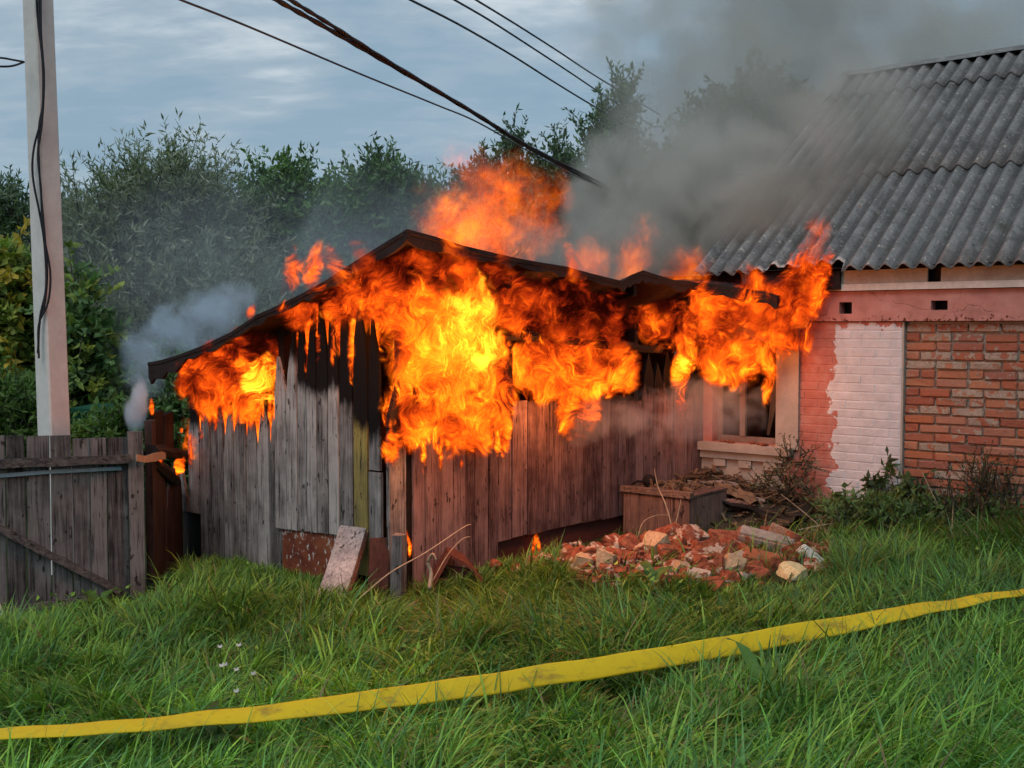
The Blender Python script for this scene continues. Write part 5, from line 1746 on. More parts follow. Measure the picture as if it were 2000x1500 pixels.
def build_grass():
    rg = np.random.default_rng(21)
    nT, pb = 5200, 52
    ty = np.sqrt(rg.random(nT) * (11.0 ** 2 - 3.5 ** 2) + 3.5 ** 2); tx = (rg.random(nT) * 2 - 1) * (0.50 * ty + 0.5)
    thk = 0.65 + 0.7 * rg.random(nT); tci = rg.integers(0, 5, nT); tbr = 0.75 + 0.5 * rg.random(nT)
    tid = np.concatenate([np.repeat(np.arange(nT), pb), rg.integers(0, nT, 45000)])
    n = len(tid); loose = np.arange(n) >= nT * pb
    saz = rg.random(n) * 2 * PI
    srad = np.abs(rg.normal(0, 0.045, n)) + np.where(loose, 0.25 * rg.random(n), 0.0)
    Xv = tx[tid] + srad * np.cos(saz); Yv = ty[tid] + srad * np.sin(saz)
    # keep what stands in front of the walls and the gate
    jx, jy = JO.x, JO.y
    b_h = (Xv - jx) * VH.x + (Yv - jy) * VH.y
    a_h = (Xv - jx) * UH.x + (Yv - jy) * UH.y
    s_r = (Xv - CO.x) * UH.x + (Yv - CO.y) * UH.y          # >0: right of the right-hand wall
    s_l = (Xv - CO.x) * VH.x + (Yv - CO.y) * VH.y          # >0: behind the left-hand wall line
    front_right = (s_r > 0.03) & (b_h < -0.03)
    front_left = (s_l < -0.04)
    gl = at(-70, 900, 7.15); gr = at(280, 900, 7.62)
    tt = (Xv - gl.x) / (gr.x - gl.x)
    gateY = gl.y + (gr.y - gl.y) * tt
    behind_gate = (Xv < gr.x + 0.1) & (Yv > gateY - 0.02)
    keep = (front_right | front_left) & ~behind_gate
    x, y = Xv[keep], Yv[keep]
    ah, bh, sr, slv = a_h[keep], b_h[keep], s_r[keep], s_l[keep]
    # patchiness: tufts and gaps
    tuft = vnoise(x, y, 3.1, 1) * 0.5 + vnoise(x, y, 7.5, 2) * 0.5
    kill = rg.random(len(x)) > (0.45 + 0.9 * tuft)
    px = 1000 + x / y * FPX * 1.0
    pyg = 640 + (EYE - gz_np(x, y)) / y * FPX
    pile = (px > 1090) & (px < 1640) & (pyg > 1010) & (pyg < 1150 + 18 * np.sin(px * 0.05))
    kill |= pile & (rg.random(len(x)) > 0.10)
    heap = (ah > -0.05) & (ah < 1.3) & (bh > -1.2)
    kill |= heap & (rg.random(len(x)) > 0.12)
    bare = ((px - 200) / 45) ** 2 + ((pyg - 1212) / 16) ** 2 < 1
    kill |= bare & (rg.random(len(x)) > 0.08)
    k = ~kill
    x, y, px, pyg, ah, bh, pile, tuft = x[k], y[k], px[k], pyg[k], ah[k], bh[k], pile[k], tuft[k]
    srk, slk = sr[k], slv[k]
    idx = np.nonzero(keep)[0][k]
    tidk, sazk, loosek = tid[idx], saz[idx], loose[idx]
    gdist = (gl.y + (gr.y - gl.y) * (x - gl.x) / (gr.x - gl.x)) - y
    m = len(x)
    big = vnoise(x, y, 0.9, 5)
    h = (0.15 + 0.24 * vnoise(x, y, 1.7, 3) + 0.14 * (tuft - 0.5)) * (0.55 + 0.75 * rg.random(m)) * thk[tidk] * np.where(loosek, 0.55, 1.12)
    h *= np.where((px > 1250) & (pyg > 1120), 1.25, 1.0)
    h *= np.where(px < 620, 0.92, 1.0)
    h = np.where(pile, h * 0.8, h)
    h = np.where((px > 1100) & (px < 1640) & (pyg > 1120) & (pyg < 1240), np.minimum(h, 0.06 + 0.09 * rg.random(m)), h)
    # hose lies on the grass and presses it down
    hp = np.array(HOSE)
    near = np.full(m, 9.0)
    for i in range(len(hp) - 1):
        a, b = hp[i], hp[i + 1]
        d = b - a; L = (d ** 2).sum()
        t = np.clip(((x - a[0]) * d[0] + (y - a[1]) * d[1]) / L, 0, 1)
        near = np.minimum(near, np.hypot(x - a[0] - t * d[0], y - a[1] - t * d[1]))
    press = near < 0.16
    h = np.where(press & (rg.random(m) < 0.93), np.minimum(h, 0.20), h)
    # trodden and shaded strip at the foot of the walls and the gate
    dl = np.where(px < 800, -slk, srk)
    foot = np.clip((np.minimum(np.abs(dl), np.where(px < 300, np.abs(gdist), 9.0)) - 0.05) / 1.1, 0, 1)
    h = h * (0.30 + 0.70 * foot)
    h = np.clip(h, 0.04, 0.50)
    flow = 2 * PI * (vnoise(x, y, 0.55, 7) * 1.3 + vnoise(x, y, 1.6, 8) * 0.5)
    ang = np.arctan2(np.sin(sazk) + 0.9 * np.sin(flow), np.cos(sazk) + 0.9 * np.cos(flow)) + rg.normal(0, 0.45, m)
    lean = np.abs(rg.normal(0.26, 0.2, m))
    curl = np.clip(0.7 + 2.0 * (h / 0.35) * rg.random(m) + rg.normal(0, 0.25, m), 0.2, 2.7)
    w = 0.0065 + 0.013 * rg.random(m) ** 1.8
    pal = np.array([(0.100, 0.240, 0.036), (0.145, 0.310, 0.046), (0.066, 0.170, 0.038), (0.205, 0.365, 0.058), (0.088, 0.225, 0.066)])
    ci = np.where(rg.random(m) < 0.7, tci[tidk], rg.integers(0, 5, m))
    cols = pal[ci] * (0.6 + 0.85 * rg.random((m, 1)) ** 1.3) * tbr[tidk][:, None]
    yl = np.clip((vnoise(x, y, 0.7, 9) - 0.35) * 1.5, 0, 1)[:, None] * (px < 800)[:, None]
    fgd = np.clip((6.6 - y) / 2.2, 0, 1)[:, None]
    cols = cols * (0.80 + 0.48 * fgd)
    cols = cols * (1 + 0.55 * yl * np.array([1.25, 1.0, 0.6]))
    dry = rg.random(m) < np.where(pile | (bh > -1.0), 0.22, 0.035)
    cols[dry] = np.array([0.22, 0.17, 0.09]) * (0.6 + 0.7 * rg.random((dry.sum(), 1)))
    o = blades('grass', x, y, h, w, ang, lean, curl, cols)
    tag(o, 'long uneven green grass covering the whole foreground', 'grass', kind='stuff')
    # clover, plantain and other small broad leaves between the blades
    nb = 7000
    yb = np.sqrt(rg.random(nb) * (9.0 ** 2 - 3.6 ** 2) + 3.6 ** 2); xb = (rg.random(nb) * 2 - 1) * (0.5 * yb + 0.3)
    kb = (vnoise(xb, yb, 1.3, 41) * 0.6 + vnoise(xb, yb, 4.0, 42) * 0.4 > 0.60) & (((xb - CO.x) * UH.x + (yb - CO.y) * UH.y > 0.1) | ((xb - CO.x) * VH.x + (yb - CO.y) * VH.y < -0.1)) & (yb < 8.2)
    gyb = gl.y + (gr.y - gl.y) * (xb - gl.x) / (gr.x - gl.x)
    kb &= ~((xb < gr.x + 0.1) & (yb > gyb - 0.05))
    xb, yb = xb[kb], yb[kb]; nb = len(xb)
    base = np.stack([xb, yb, gz_np(xb, yb) + 0.04 + 0.10 * rg.random(nb)], 1)
    az = rg.random(nb) * 2 * PI
    dd = unit(np.stack([np.cos(az), np.sin(az), 0.25 + 0.5 * rg.random(nb)], 1))
    ss = unit(np.cross(dd, np.stack([0.3 * rg.normal(size=nb), 0.3 * rg.normal(size=nb), np.ones(nb)], 1)))
    lc = pal[rg.integers(0, 5, nb)] * (0.8 + 0.5 * rg.random((nb, 1)))
    me = leaf_mesh('ground_cover', base, dd, ss, 0.028 + 0.035 * rg.random(nb), 0.018 + 0.016 * rg.random(nb), lc, M['grass'])
    o = bpy.data.objects.new('ground_cover', me); COL.objects.link(o)
    tag(o, 'small broad weed leaves scattered among the grass blades', 'weeds', kind='stuff')
    # loose blades that have sprung up over the hose
    n2 = 260
    i = rg.integers(10, len(hp) - 6, n2)
    i = np.where(rg.random(n2) < 0.65, rg.integers(52, len(hp) - 8, n2), i)
    x = hp[i, 0] + rg.normal(0, 0.05, n2); y = hp[i, 1] - 0.06 - 0.10 * rg.random(n2)
    o = blades('tall_grass', x, y, 0.28 + 0.16 * rg.random(n2), np.full(n2, 0.008), rg.normal(1.3, 0.8, n2), np.abs(rg.normal(0.1, 0.1, n2)), 0.9 + 0.9 * rg.random(n2), pal[rg.integers(0, 5, n2)] * 1.1)
    tag(o, 'few taller grass blades bending over the yellow hose', 'grass', kind='stuff')


build_grass()


# ------------------------------------------------------------------ weeds and stalks
def broad_plant(name, label, base, specs, pal, seed, group='broad-leaved weeds'):
    """specs: (azimuth, tilt from vertical, length, width)"""
    rr = random.Random(seed)
    t = thing(name, base, label, 'plant', group)
    for (az, tilt, L, W) in specs:
        L, W, tilt = L * 1.2, W * 1.25, tilt * 0.85
        vs, fs, cl = [], [], []
        n, mcr = 9, 5
        d = V(math.cos(az), math.sin(az), 0)
        s = V(-d.y, d.x, 0)
        c = V(*pal[rr.randrange(len(pal))]) * rr.uniform(0.8, 1.2)
        for i in range(n):
            u = i / (n - 1)
            th = tilt + 0.7 * u * u
            cen = base + d * (L * u * math.sin(th)) + ZV * (L * u * math.cos(th))
            wd = W * max(0.03, (math.sin(PI * min(1, max(0, (u - 0.12) / 0.88)) ** 0.8)) if u > 0.12 else 0.04) * (1 + 0.14 * math.sin(i * 2.9))
            nrm = (d * -math.cos(th) + ZV * math.sin(th))
            for j in range(mcr):
                q = j / (mcr - 1) * 2 - 1
                vs.append(cen + s * (q * wd / 2) + nrm * (abs(q) * wd * 0.16 + 0.012 * math.sin(i * 2.4 + j) * (abs(q))))
        for i in range(n - 1):
            for j in range(mcr - 1):
                fs.append((i * mcr + j, i * mcr + j + 1, (i + 1) * mcr + j + 1, (i + 1) * mcr + j))
        o = put('leaf', vs, fs, M['leaf'], t, smooth=True)
        a = o.data.attributes.new('col', 'FLOAT_COLOR', 'POINT')
        a.data.foreach_set('color', np.tile(np.array([c.x, c.y, c.z, 1.0], dtype=np.float32), len(vs)))
    return t


def build_weeds():
    pal = [(0.075, 0.16, 0.03), (0.09, 0.185, 0.038), (0.06, 0.135, 0.028)]
    rr = random.Random(9)
    sp = [(1485, 1400, [(1.9, 0.15, 0.34, 0.055), (0.9, 0.25, 0.30, 0.05), (3.0, 0.5, 0.2, 0.05)], 'two tall ruffled dock leaves below the yellow hose'),
          (1475, 1455, [(3.6, 0.5, 0.26, 0.13), (0.3, 0.7, 0.24, 0.10), (4.9, 0.9, 0.2, 0.10), (1.6, 0.4, 0.22, 0.09)], 'broad bright burdock leaves in the grass at the bottom, right of centre'),
          (1580, 1430, [(0.4, 0.8, 0.2, 0.08), (2.4, 0.6, 0.18, 0.08)], 'low rounded weed leaves just right of the burdock'),
          (1700, 1340, [(2.2, 0.6, 0.24, 0.08), (0.6, 0.7, 0.2, 0.08), (4.2, 0.8, 0.2, 0.08)], 'broad weed leaves in the grass under the hose at right'),
          (1800, 1470, [(1.2, 0.5, 0.22, 0.10), (3.4, 0.7, 0.2, 0.10)], 'broad weed at the lower right corner of the grass'),
          (1345, 1490, [(0.9, 0.8, 0.2, 0.09), (3.7, 0.7, 0.2, 0.1)], 'small weed at the bottom edge near the centre right'),
          (405, 1480, [(1.6, 0.3, 0.24, 0.06), (0.6, 0.6, 0.2, 0.06)], 'upright weed just below the hose on the left'),
          (205, 1490, [(1.9, 0.6, 0.22, 0.09), (0.5, 0.8, 0.2, 0.09)], 'broad weed leaf at the bottom left corner'),
          (370, 1500, [(2.6, 0.7, 0.2, 0.06), (0.2, 0.7, 0.24, 0.06)], 'narrow weed leaves at the bottom, left of centre'),
          (1275, 1150, [(1.9, 0.5, 0.24, 0.07), (0.7, 0.6, 0.22, 0.06), (3.4, 0.7, 0.2, 0.06)], 'leafy weed growing in front of the rubble pile'),
          (190, 1195, [(1.0, 0.5, 0.2, 0.05), (2.4, 0.6, 0.2, 0.06), (4.0, 0.7, 0.18, 0.05), (5.4, 0.6, 0.2, 0.05)], 'small leafy weed at the foot of the gate brace')]
    for i, (px, py, leaves, lab) in enumerate(sp):
        broad_plant('broad_leaf_weed', lab, ground_hit(px, py), leaves, pal, 50 + i)
    # vine against the white wall, shrub at the window, dry weeds at the brick wall
    c = H(ha(1735, 950)[0], -0.10, 0)
    make_tree('climbing_vine', 'dark leafy vine with hanging leaves against the white painted wall', (c.x, c.y, gz(c.x, c.y)),
              lobes_px([(1700, 995, 40, 22), (1755, 990, 42, 30), (1742, 935, 18, 24), (1800, 1005, 40, 22), (1660, 1005, 36, 16), (1725, 965, 20, 22)], c.y - 0.1, 0.18),
              110, 9, 0.085, 0.05, [(0.055, 0.10, 0.040), (0.08, 0.14, 0.05), (0.06, 0.085, 0.045)], 0.4, 0.22, 0.012, 31, 0.6, None, 'vine')
    c = H(ha(1548, 950)[0], -0.28, 0)
    make_tree('seeding_shrub', 'wispy pale-seeded shrub in front of the window sill end', (c.x, c.y, gz(c.x, c.y)),
              lobes_px([(1550, 905, 36, 30), (1535, 945, 36, 30), (1560, 975, 36, 30), (1500, 955, 25, 20)], c.y, 0.18),
              120, 10, 0.030, 0.016, [(0.10, 0.095, 0.05), (0.22, 0.19, 0.12), (0.05, 0.07, 0.03)], 0.8, 0.22, 0.008, 32, 0.6, None, 'shrub')
    c = H(ha(1925, 980)[0], -0.25, 0)
    make_tree('dry_weed', 'dark dry twiggy weed standing against the raw brick wall', (c.x, c.y, gz(c.x, c.y)),
              lobes_px([(1915, 960, 26, 50), (1950, 970, 36, 40), (1880, 1000, 40, 30), (1985, 990, 30, 40)], c.y, 0.15),
              110, 8, 0.035, 0.016, [(0.06, 0.05, 0.03), (0.09, 0.06, 0.035), (0.06, 0.09, 0.03)], 1.2, 0.32, 0.008, 33, 0.4, None, 'weed')
    c = ground_hit(1850, 1075)
    make_tree('nettle_patch', 'low dark green nettles along the foot of the brick wall', (c.x, c.y, gz(c.x, c.y)),
              lobes_px([(1700, 1045, 60, 20), (1790, 1042, 60, 20), (1880, 1052, 60, 18), (1965, 1048, 50, 18), (1640, 1040, 40, 16)], 8.9, 0.35),
              300, 9, 0.07, 0.022, [(0.08, 0.15, 0.045), (0.11, 0.19, 0.055), (0.06, 0.11, 0.04)], 0.9, 0.2, 0.01, 34, 0.6, None, 'nettles')
    # dead branches and dry stalks
    def stalk(name, lab, pxs, Y, rad=0.005, cat='stalk', group='dry stalks'):
        pts = spline([at(p[0], p[1], p[2] if len(p) > 2 else Y) for p in pxs], 5)
        vs, fs = tube_geo(pts, [rad * (1 - 0.6 * i / len(pts)) for i in range(len(pts))], 4)
        tag(put(name, vs, fs, M['dry_stalk']), lab, cat, group)
    stalk('dry_stalk', 'long bent straw leaning across the shed corner to the upper right', [(690, 1180, 6.95), (760, 1120, 7.05), (830, 1080, 7.15), (905, 1030, 7.3), (920, 1025, 7.35)], 7.1, 0.006)
    stalk('dry_stalk', 'straw fanning right from the corner, lower of the pair', [(832, 1160, 7.2), (870, 1090, 7.35), (900, 1055, 7.45), (918, 1048, 7.5)], 7.2, 0.005)
    stalk('dead_branch', 'pale forked dead twig standing before the plank box', [(1322, 1100, 8.6), (1312, 1030, 8.7), (1300, 985, 8.75), (1285, 950, 8.8), (1278, 915, 8.8)], 8.7, 0.008, 'branch')
    stalk('dead_branch', 'thin side twig of the fork, leaning right before the box', [(1315, 1040, 8.68), (1325, 1000, 8.7), (1330, 975, 8.75)], 8.7, 0.005, 'branch')
    stalk('dead_branch', 'thin arched twig bending left in front of the box', [(1245, 1050, 8.5), (1256, 1020, 8.55), (1280, 1007, 8.6), (1305, 1006, 8.65)], 8.6, 0.004, 'branch')
    for i, (x0, y0, x1, y1, lab) in enumerate([(1660, 1090, 1525, 965, 'long dry stem slanting up left from the weeds to the window'), (1790, 1130, 1690, 980, 'dry stem slanting left in front of the white wall'),
                                               (1900, 1120, 1800, 920, 'long straw leaning on the left part of the brick wall'), (1955, 1110, 1890, 985, 'straw leaning on the middle of the brick wall'),
                                               (1640, 1075, 1600, 1010, 'short broken stem right of the rubble'), (1600, 1090, 1640, 985, 'upright grey stem at the right end of the rubble'),
                                               (1560, 1035, 1690, 1025, 'dry stem lying level behind the masonry block'), (1560, 1060, 1625, 1030, 'short pale stem beside the masonry block'),
                                               (1650, 1080, 1680, 1000, 'thin stem rising before the pink wall'), (1990, 1130, 1925, 1010, 'straw at the right edge before the brick wall')]):
        Yb = 8.6
        stalk('dry_stalk', lab, [(x0, y0, Yb), ((x0 + x1) / 2 + rr.uniform(-8, 8), (y0 + y1) / 2 - 8, Yb + 0.2), (x1, y1, Yb + 0.35)], Yb, 0.0055)
    # tuft of dead grass near the hose
    rgn = np.random.default_rng(77)
    n = 60
    c = ground_hit(1240, 1290)
    o = blades('dead_grass_tuft', c.x + rgn.normal(0, 0.08, n), c.y + rgn.normal(0, 0.06, n), 0.16 + 0.14 * rgn.random(n), np.full(n, 0.006), rgn.random(n) * 6.28, 0.4 + 0.3 * rgn.random(n), 0.9 + 0.8 * rgn.random(n),
               np.tile(np.array([[0.34, 0.26, 0.16]]), (n, 1)) * (0.6 + 0.6 * rgn.random((n, 1))))
    tag(o, 'straw-coloured tuft of dead grass just above the hose', 'grass tuft')
    # small white flowers
    for i, (px, py) in enumerate([(430, 1265), (467, 1262), (440, 1300), (462, 1310), (495, 1318), (462, 1352), (433, 1302)]):
        p = ground_hit(px, py, 0.22)
        f = thing('white_flower', V(p.x, p.y, gz(p.x, p.y)), 'small white flower on a thin stem in the left grass', 'flower', 'white flowers in the grass')
        vs, fs = tube_geo([V(p.x, p.y, gz(p.x, p.y)), V(p.x + 0.01, p.y, (p.z + gz(p.x, p.y)) / 2), p], 0.002, 3)
        put('stem', vs, fs, M['twig'], f)
        vs, fs = [p + V(0, 0, 0.004)], []
        for k in range(5):
            a = 2 * PI * k / 5
            n0 = len(vs)
            e = V(math.cos(a), math.sin(a) * 0.6, 0.5 + math.sin(a) * 0.4)
            t_ = V(-math.sin(a), math.cos(a), 0)
            vs += [p + e * 0.008 + t_ * 0.006, p + e * 0.019, p + e * 0.008 - t_ * 0.006]
            fs += [(0, n0, n0 + 1), (0, n0 + 1, n0 + 2)]
        put('petals', vs, fs, M['board_white'], f)


build_weeds()

# ------------------------------------------------------------------ fire
def fire_mat(name, roofed):
    """optically thin-to-thick glowing gas: colour follows temperature; roofed flames stay below the shed roof"""
    m, nt, out = new_mat(name)
    tc = nd(nt, 'ShaderNodeTexCoord')
    oi = nd(nt, 'ShaderNodeObjectInfo')
    prm = nd(nt, 'ShaderNodeSeparateColor', {0: oi.outputs['Color']})
    heat, dens_k, gain = prm.outputs[0], prm.outputs[1], prm.outputs[2]
    g = vmt(nt, 'MULTIPLY', vmt(nt, 'SUBTRACT', tc.outputs['Generated'], (0.5, 0.5, 0.5)), (2, 2, 2))
    r = vmt(nt, 'LENGTH', g)
    p = vmt(nt, 'ADD', tc.outputs['Object'], oi.outputs['Location'])
    wn = noi(nt, p, 5.2, 0.6, 0.5, 0.0, 'Color')
    pw = vmt(nt, 'ADD', p, vmt(nt, 'SCALE', vmt(nt, 'SUBTRACT', wn, (0.5, 0.5, 0.5)), scale=0.40))
    q = vmt(nt, 'MULTIPLY', pw, (1.0, 1.0, 0.40))
    n = noi(nt, q, 15.0, 4.0, 0.70, 0.0)
    f2 = noi(nt, vmt(nt, 'ADD', q, (7.0, 3.0, 1.0)), 34.0, 1.5, 0.6, 0.0)
    fil = mth(nt, 'SUBTRACT', 1.0, mth(nt, 'MULTIPLY', mth(nt, 'ABSOLUTE', mth(nt, 'SUBTRACT', f2, 0.5)), 11.0), clamp=True)
    nn = mth(nt, 'SUBTRACT', n, 0.5)
    low = nd(nt, 'ShaderNodeSeparateColor', {0: wn}).outputs[2]
    lo = mth(nt, 'SUBTRACT', low, 0.5)
    md = mth(nt, 'ADD', mth(nt, 'MULTIPLY', mth(nt, 'SUBTRACT', 1.0, r), 1.5), mth(nt, 'MULTIPLY', nn, 3.0))
    md = mth(nt, 'ADD', md, mth(nt, 'MULTIPLY', lo, 1.4))
    md = mth(nt, 'SUBTRACT', md, 0.22)
    edge = mrange(nt, r, 0.70, 0.99, 1.0, 0.0)
    body = mrange(nt, md, 0.0, 0.95, smooth=False)
    body = mth(nt, 'MULTIPLY', body, body)
    dn = mth(nt, 'MULTIPLY', mth(nt, 'MULTIPLY', body, dens_k), edge)
    if roofed:
        pos = nd(nt, 'ShaderNodeNewGeometry').outputs['Position']
        sd_ = vmt(nt, 'DOT_PRODUCT', vmt(nt, 'SUBTRACT', pos, tuple(ROOF_P)), tuple(ROOF_N))
        dn = mth(nt, 'MULTIPLY', dn, mrange(nt, sd_, -0.10, -0.04, 1.0, 0.0))
    dn = mth(nt, 'MULTIPLY', dn, 60.0)
    T = mth(nt, 'ADD', mth(nt, 'MULTIPLY', heat, mth(nt, 'ADD', 0.30, mth(nt, 'MULTIPLY', mth(nt, 'SUBTRACT', 1.0, r), 0.34))), mth(nt, 'MULTIPLY', nn, 1.95))
    T = mth(nt, 'ADD', T, mth(nt, 'MULTIPLY', mth(nt, 'MULTIPLY', fil, heat), 0.28))
    T = mth(nt, 'ADD', T, mth(nt, 'MULTIPLY', lo, 1.15))
    T = mth(nt, 'SUBTRACT', T, 0.07)
    if roofed:      # sooty, cooler gas trapped under the roof
        T = mth(nt, 'SUBTRACT', T, mrange(nt, sd_, -0.55, -0.10, 0.0, 0.26))
    col = ramp(nt, T, [(0.0, (0.015, 0.0012, 0.0006)), (0.12, (0.10, 0.006, 0.002)), (0.26, (0.42, 0.024, 0.003)), (0.42, (1.10, 0.095, 0.006)), (0.58, (2.3, 0.27, 0.010)), (0.76, (3.8, 0.66, 0.014)), (1.0, (5.0, 1.7, 0.08))])
    em = nd(nt, 'ShaderNodeEmission', {'Color': col, 'Strength': mth(nt, 'MULTIPLY', dn, mth(nt, 'ADD', gain, 1.0))})
    ab = nd(nt, 'ShaderNodeVolumeAbsorption', {'Color': (0, 0, 0, 1), 'Density': dn})
    ad = nd(nt, 'ShaderNodeAddShader', {0: em.outputs[0], 1: ab.outputs[0]})
    nt.links.new(ad.outputs[0], out.inputs['Volume'])
    m.cycles.volume_step_rate = 0.32
    return m


_e1 = LOW[-1] - EDGE[0]; _e2 = EDGE[8] - EDGE[0]
ROOF_N = _e2.cross(_e1).normalized()
if ROOF_N.z < 0: ROOF_N = -ROOF_N
ROOF_P = EDGE[0].copy()


def ball_mesh(name, rx, ry, rz, mat, seed, rough=0.0):
    import bmesh
    bm = bmesh.new(); bmesh.ops.create_icosphere(bm, subdivisions=3, radius=1.0)
    for v in bm.verts:
        v.co = V(v.co.x * rx, v.co.y * ry, v.co.z * rz)
    me = bpy.data.meshes.new(name); bm.to_mesh(me); bm.free(); me.materials.append(mat)
    return me


M['fire'] = fire_mat('flame_under_roof', True)
M['fire_free'] = fire_mat('flame_in_open', False)


def flame(parent, px, py, rx, ry, where, tilt=0.0, heat=0.6, dens=1.0, off=0.0, dep=None, gain=0.0, seed=0):
    """where: 'L' / 'R' shed walls, 'F' house front, or a depth; off moves it out of the wall towards the camera"""
    if where == 'L': c = hit(px, py, CO - VH * off, VH)
    elif where == 'R': c = hit(px, py, CO + UH * off, UH)
    elif where == 'F': c = hit(px, py, H(0, -off, 0), VH)
    else: c = at(px, py, where)
    k = c.y / FPX
    me = ball_mesh('flame', rx * k, dep or min(rx, ry) * k * 0.8, ry * k, M['fire_free'] if where not in ('L', 'R') or off > 0.25 else M['fire'], seed)
    o = bpy.data.objects.new('flame', me); COL.objects.link(o)
    o.location = c; o.rotation_euler = (0, R(tilt), 0)
    o.color = (heat, dens, gain, 1)
    adopt(o, parent)


def build_fire():
    g = 'flames of the shed fire'

    def lamp(parent, px, py, where, off, power):
        """the light that this mass of flame throws on its surroundings"""
        c = hit(px, py, CO - VH * off, VH) if where == 'L' else hit(px, py, CO + UH * off, UH) if where == 'R' else hit(px, py, H(0, -off, 0), VH)
        ld = bpy.data.lights.new('flame_light', 'POINT'); ld.energy = power * 1.8; ld.color = (1.0, 0.28, 0.065); ld.shadow_soft_size = 0.22
        o = bpy.data.objects.new('flame_light', ld); COL.objects.link(o); o.location = c; adopt(o, parent)
    a = thing('fire', hit(455, 800, CO, VH), 'bright flames under the low left end of the shed roof', 'fire', g)
    for s in [(455, 725, 120, 75, 'L', 60, 0.70, 1.0, 0.06, 0.14), (512, 738, 60, 50, 'L', 70, 1.45, 1.2, 0.08, 0.12), (395, 735, 60, 72, 'L', 20, 0.78, 0.9, 0.06, 0.14), (500, 665, 95, 50, 'L', 62, 0.46, 0.9, 0.06, 0.14), (450, 680, 90, 46, 'L', 62, 0.50, 0.9, 0.06, 0.14),
              (420, 785, 48, 60, 'L', 5, 0.75, 0.8, 0.04, 0.10), (490, 790, 62, 56, 'L', 0, 0.8, 0.9, 0.04, 0.10), (460, 860, 120, 120, 'L', 0, 0.95, 0.9, -0.25, 0.2), (400, 850, 12, 75, 'L', 0, 0.9, 1.4, 0.0, 0.04),
              (372, 745, 34, 40, 'L', 30, 0.7, 0.8, 0.06, 0.10)]:
        flame(a, *s)
    rd = random.Random(4)
    for x in (384, 396, 408, 422, 436, 447, 461, 474, 487, 500, 513, 527, 538):
        flame(a, x, 795 + rd.uniform(-12, 18), rd.uniform(5, 8), rd.uniform(34, 60), 'L', rd.uniform(-6, 6), rd.uniform(0.7, 0.95), 1.5, 0.03, 0.03)
    lamp(a, 460, 740, 'L', 0.12, 5)
    b = thing('fire', hit(850, 900, CO, UH), 'largest yellow-orange blaze bursting from the shed corner beneath the apex', 'fire', g)
    for s in [(590, 590, 70, 70, 'L', 45, 0.76, 0.9, 0.08, 0.14), (665, 565, 110, 66, 'L', 60, 0.84, 1.0, 0.09, 0.15), (730, 520, 100, 62, 'L', 58, 0.54, 0.9, 0.09, 0.15), (690, 640, 75, 120, 'L', 8, 0.85, 0.9, -0.22, 0.16), (630, 665, 62, 95, 'L', 0, 0.8, 0.8, -0.2, 0.12),
              (657, 660, 15, 85, 'L', 3, 0.85, 1.3, 0.04, 0.04), (626, 665, 12, 70, 'L', 4, 0.8, 1.3, 0.04, 0.04), (692, 690, 17, 80, 'L', 0, 0.8, 1.3, 0.04, 0.04), (600, 700, 9, 55, 'L', 0, 0.75, 1.3, 0.04, 0.03),
              (775, 560, 110, 110, 'L', 30, 0.66, 1.0, 0.09, 0.17), (805, 650, 70, 130, 'L', 5, 0.85, 1.0, 0.08, 0.16),
              (850, 545, 140, 100, 'R', 30, 0.72, 1.0, 0.08, 0.20), (870, 655, 125, 160, 'R', 5, 1.35, 1.2, 0.10, 0.22), (885, 600, 100, 95, 'R', 10, 1.75, 1.2, 0.12, 0.18), (850, 740, 110, 130, 'R', 0, 1.02, 1.1, 0.10, 0.18), (905, 690, 70, 120, 'R', 0, 1.1, 1.0, 0.12, 0.15),
              (795, 815, 62, 90, 'R', 0, 0.78, 1.0, 0.06, 0.13), (880, 815, 110, 95, 'R', 0, 0.82, 1.0, 0.08, 0.14), (965, 750, 56, 140, 'R', 0, 0.78, 1.0, 0.06, 0.12), (986, 835, 18, 75, 'R', 4, 0.8, 1.2, 0.04, 0.05), (915, 860, 60, 50, 'R', 0, 0.72, 0.8, 0.04, 0.08), (765, 875, 26, 44, 'R', 0, 0.76, 1.0, 0.04, 0.05),
              (1000, 570, 130, 85, 'R', 45, 0.60, 1.0, 0.09, 0.18), (950, 515, 120, 55, 'R', 66, 0.56, 0.9, 0.10, 0.16), (1090, 580, 130, 75, 'R', 60, 0.38, 1.0, 0.07, 0.18), (1170, 615, 110, 75, 'R', 50, 0.36, 0.9, 0.06, 0.18), (1060, 640, 120, 50, 'R', 70, 0.44, 0.9, 0.05, 0.15),
              (572, 530, 26, 66, 'L', 14, 0.66, 0.35, 0.27, 0.06), (612, 525, 24, 66, 'L', 14, 0.68, 0.35, 0.27, 0.06), (490, 610, 12, 22, 'L', 15, 0.6, 0.4, 0.27, 0.04), (660, 525, 60, 34, 'L', 60, 0.6, 0.18, 0.27, 0.06), (710, 500, 50, 30, 'L', 60, 0.55, 0.15, 0.27, 0.06), (880, 470, 90, 36, 'R', 70, 0.66, 0.14, 0.27, 0.07), (980, 500, 80, 30, 'R', 72, 0.6, 0.14, 0.27, 0.07), (1120, 535, 80, 30, 'R', 72, 0.5, 0.12, 0.27, 0.07)]:
        flame(b, *s)
    rd = random.Random(3)
    for i in range(20):                                  # tongues running down over the boards
        x = 765 + i * 12 + rd.uniform(-5, 5)
        flame(b, x, 858 + rd.uniform(-22, 22) - max(0, x - 900) * 0.15, rd.uniform(6, 11), rd.uniform(34, 62), 'R', rd.uniform(-8, 8), rd.uniform(0.7, 0.95), 1.5, 0.035, 0.03)
    lamp(b, 850, 720, 'R', 0.42, 58); lamp(b, 660, 590, 'L', 0.22, 6)
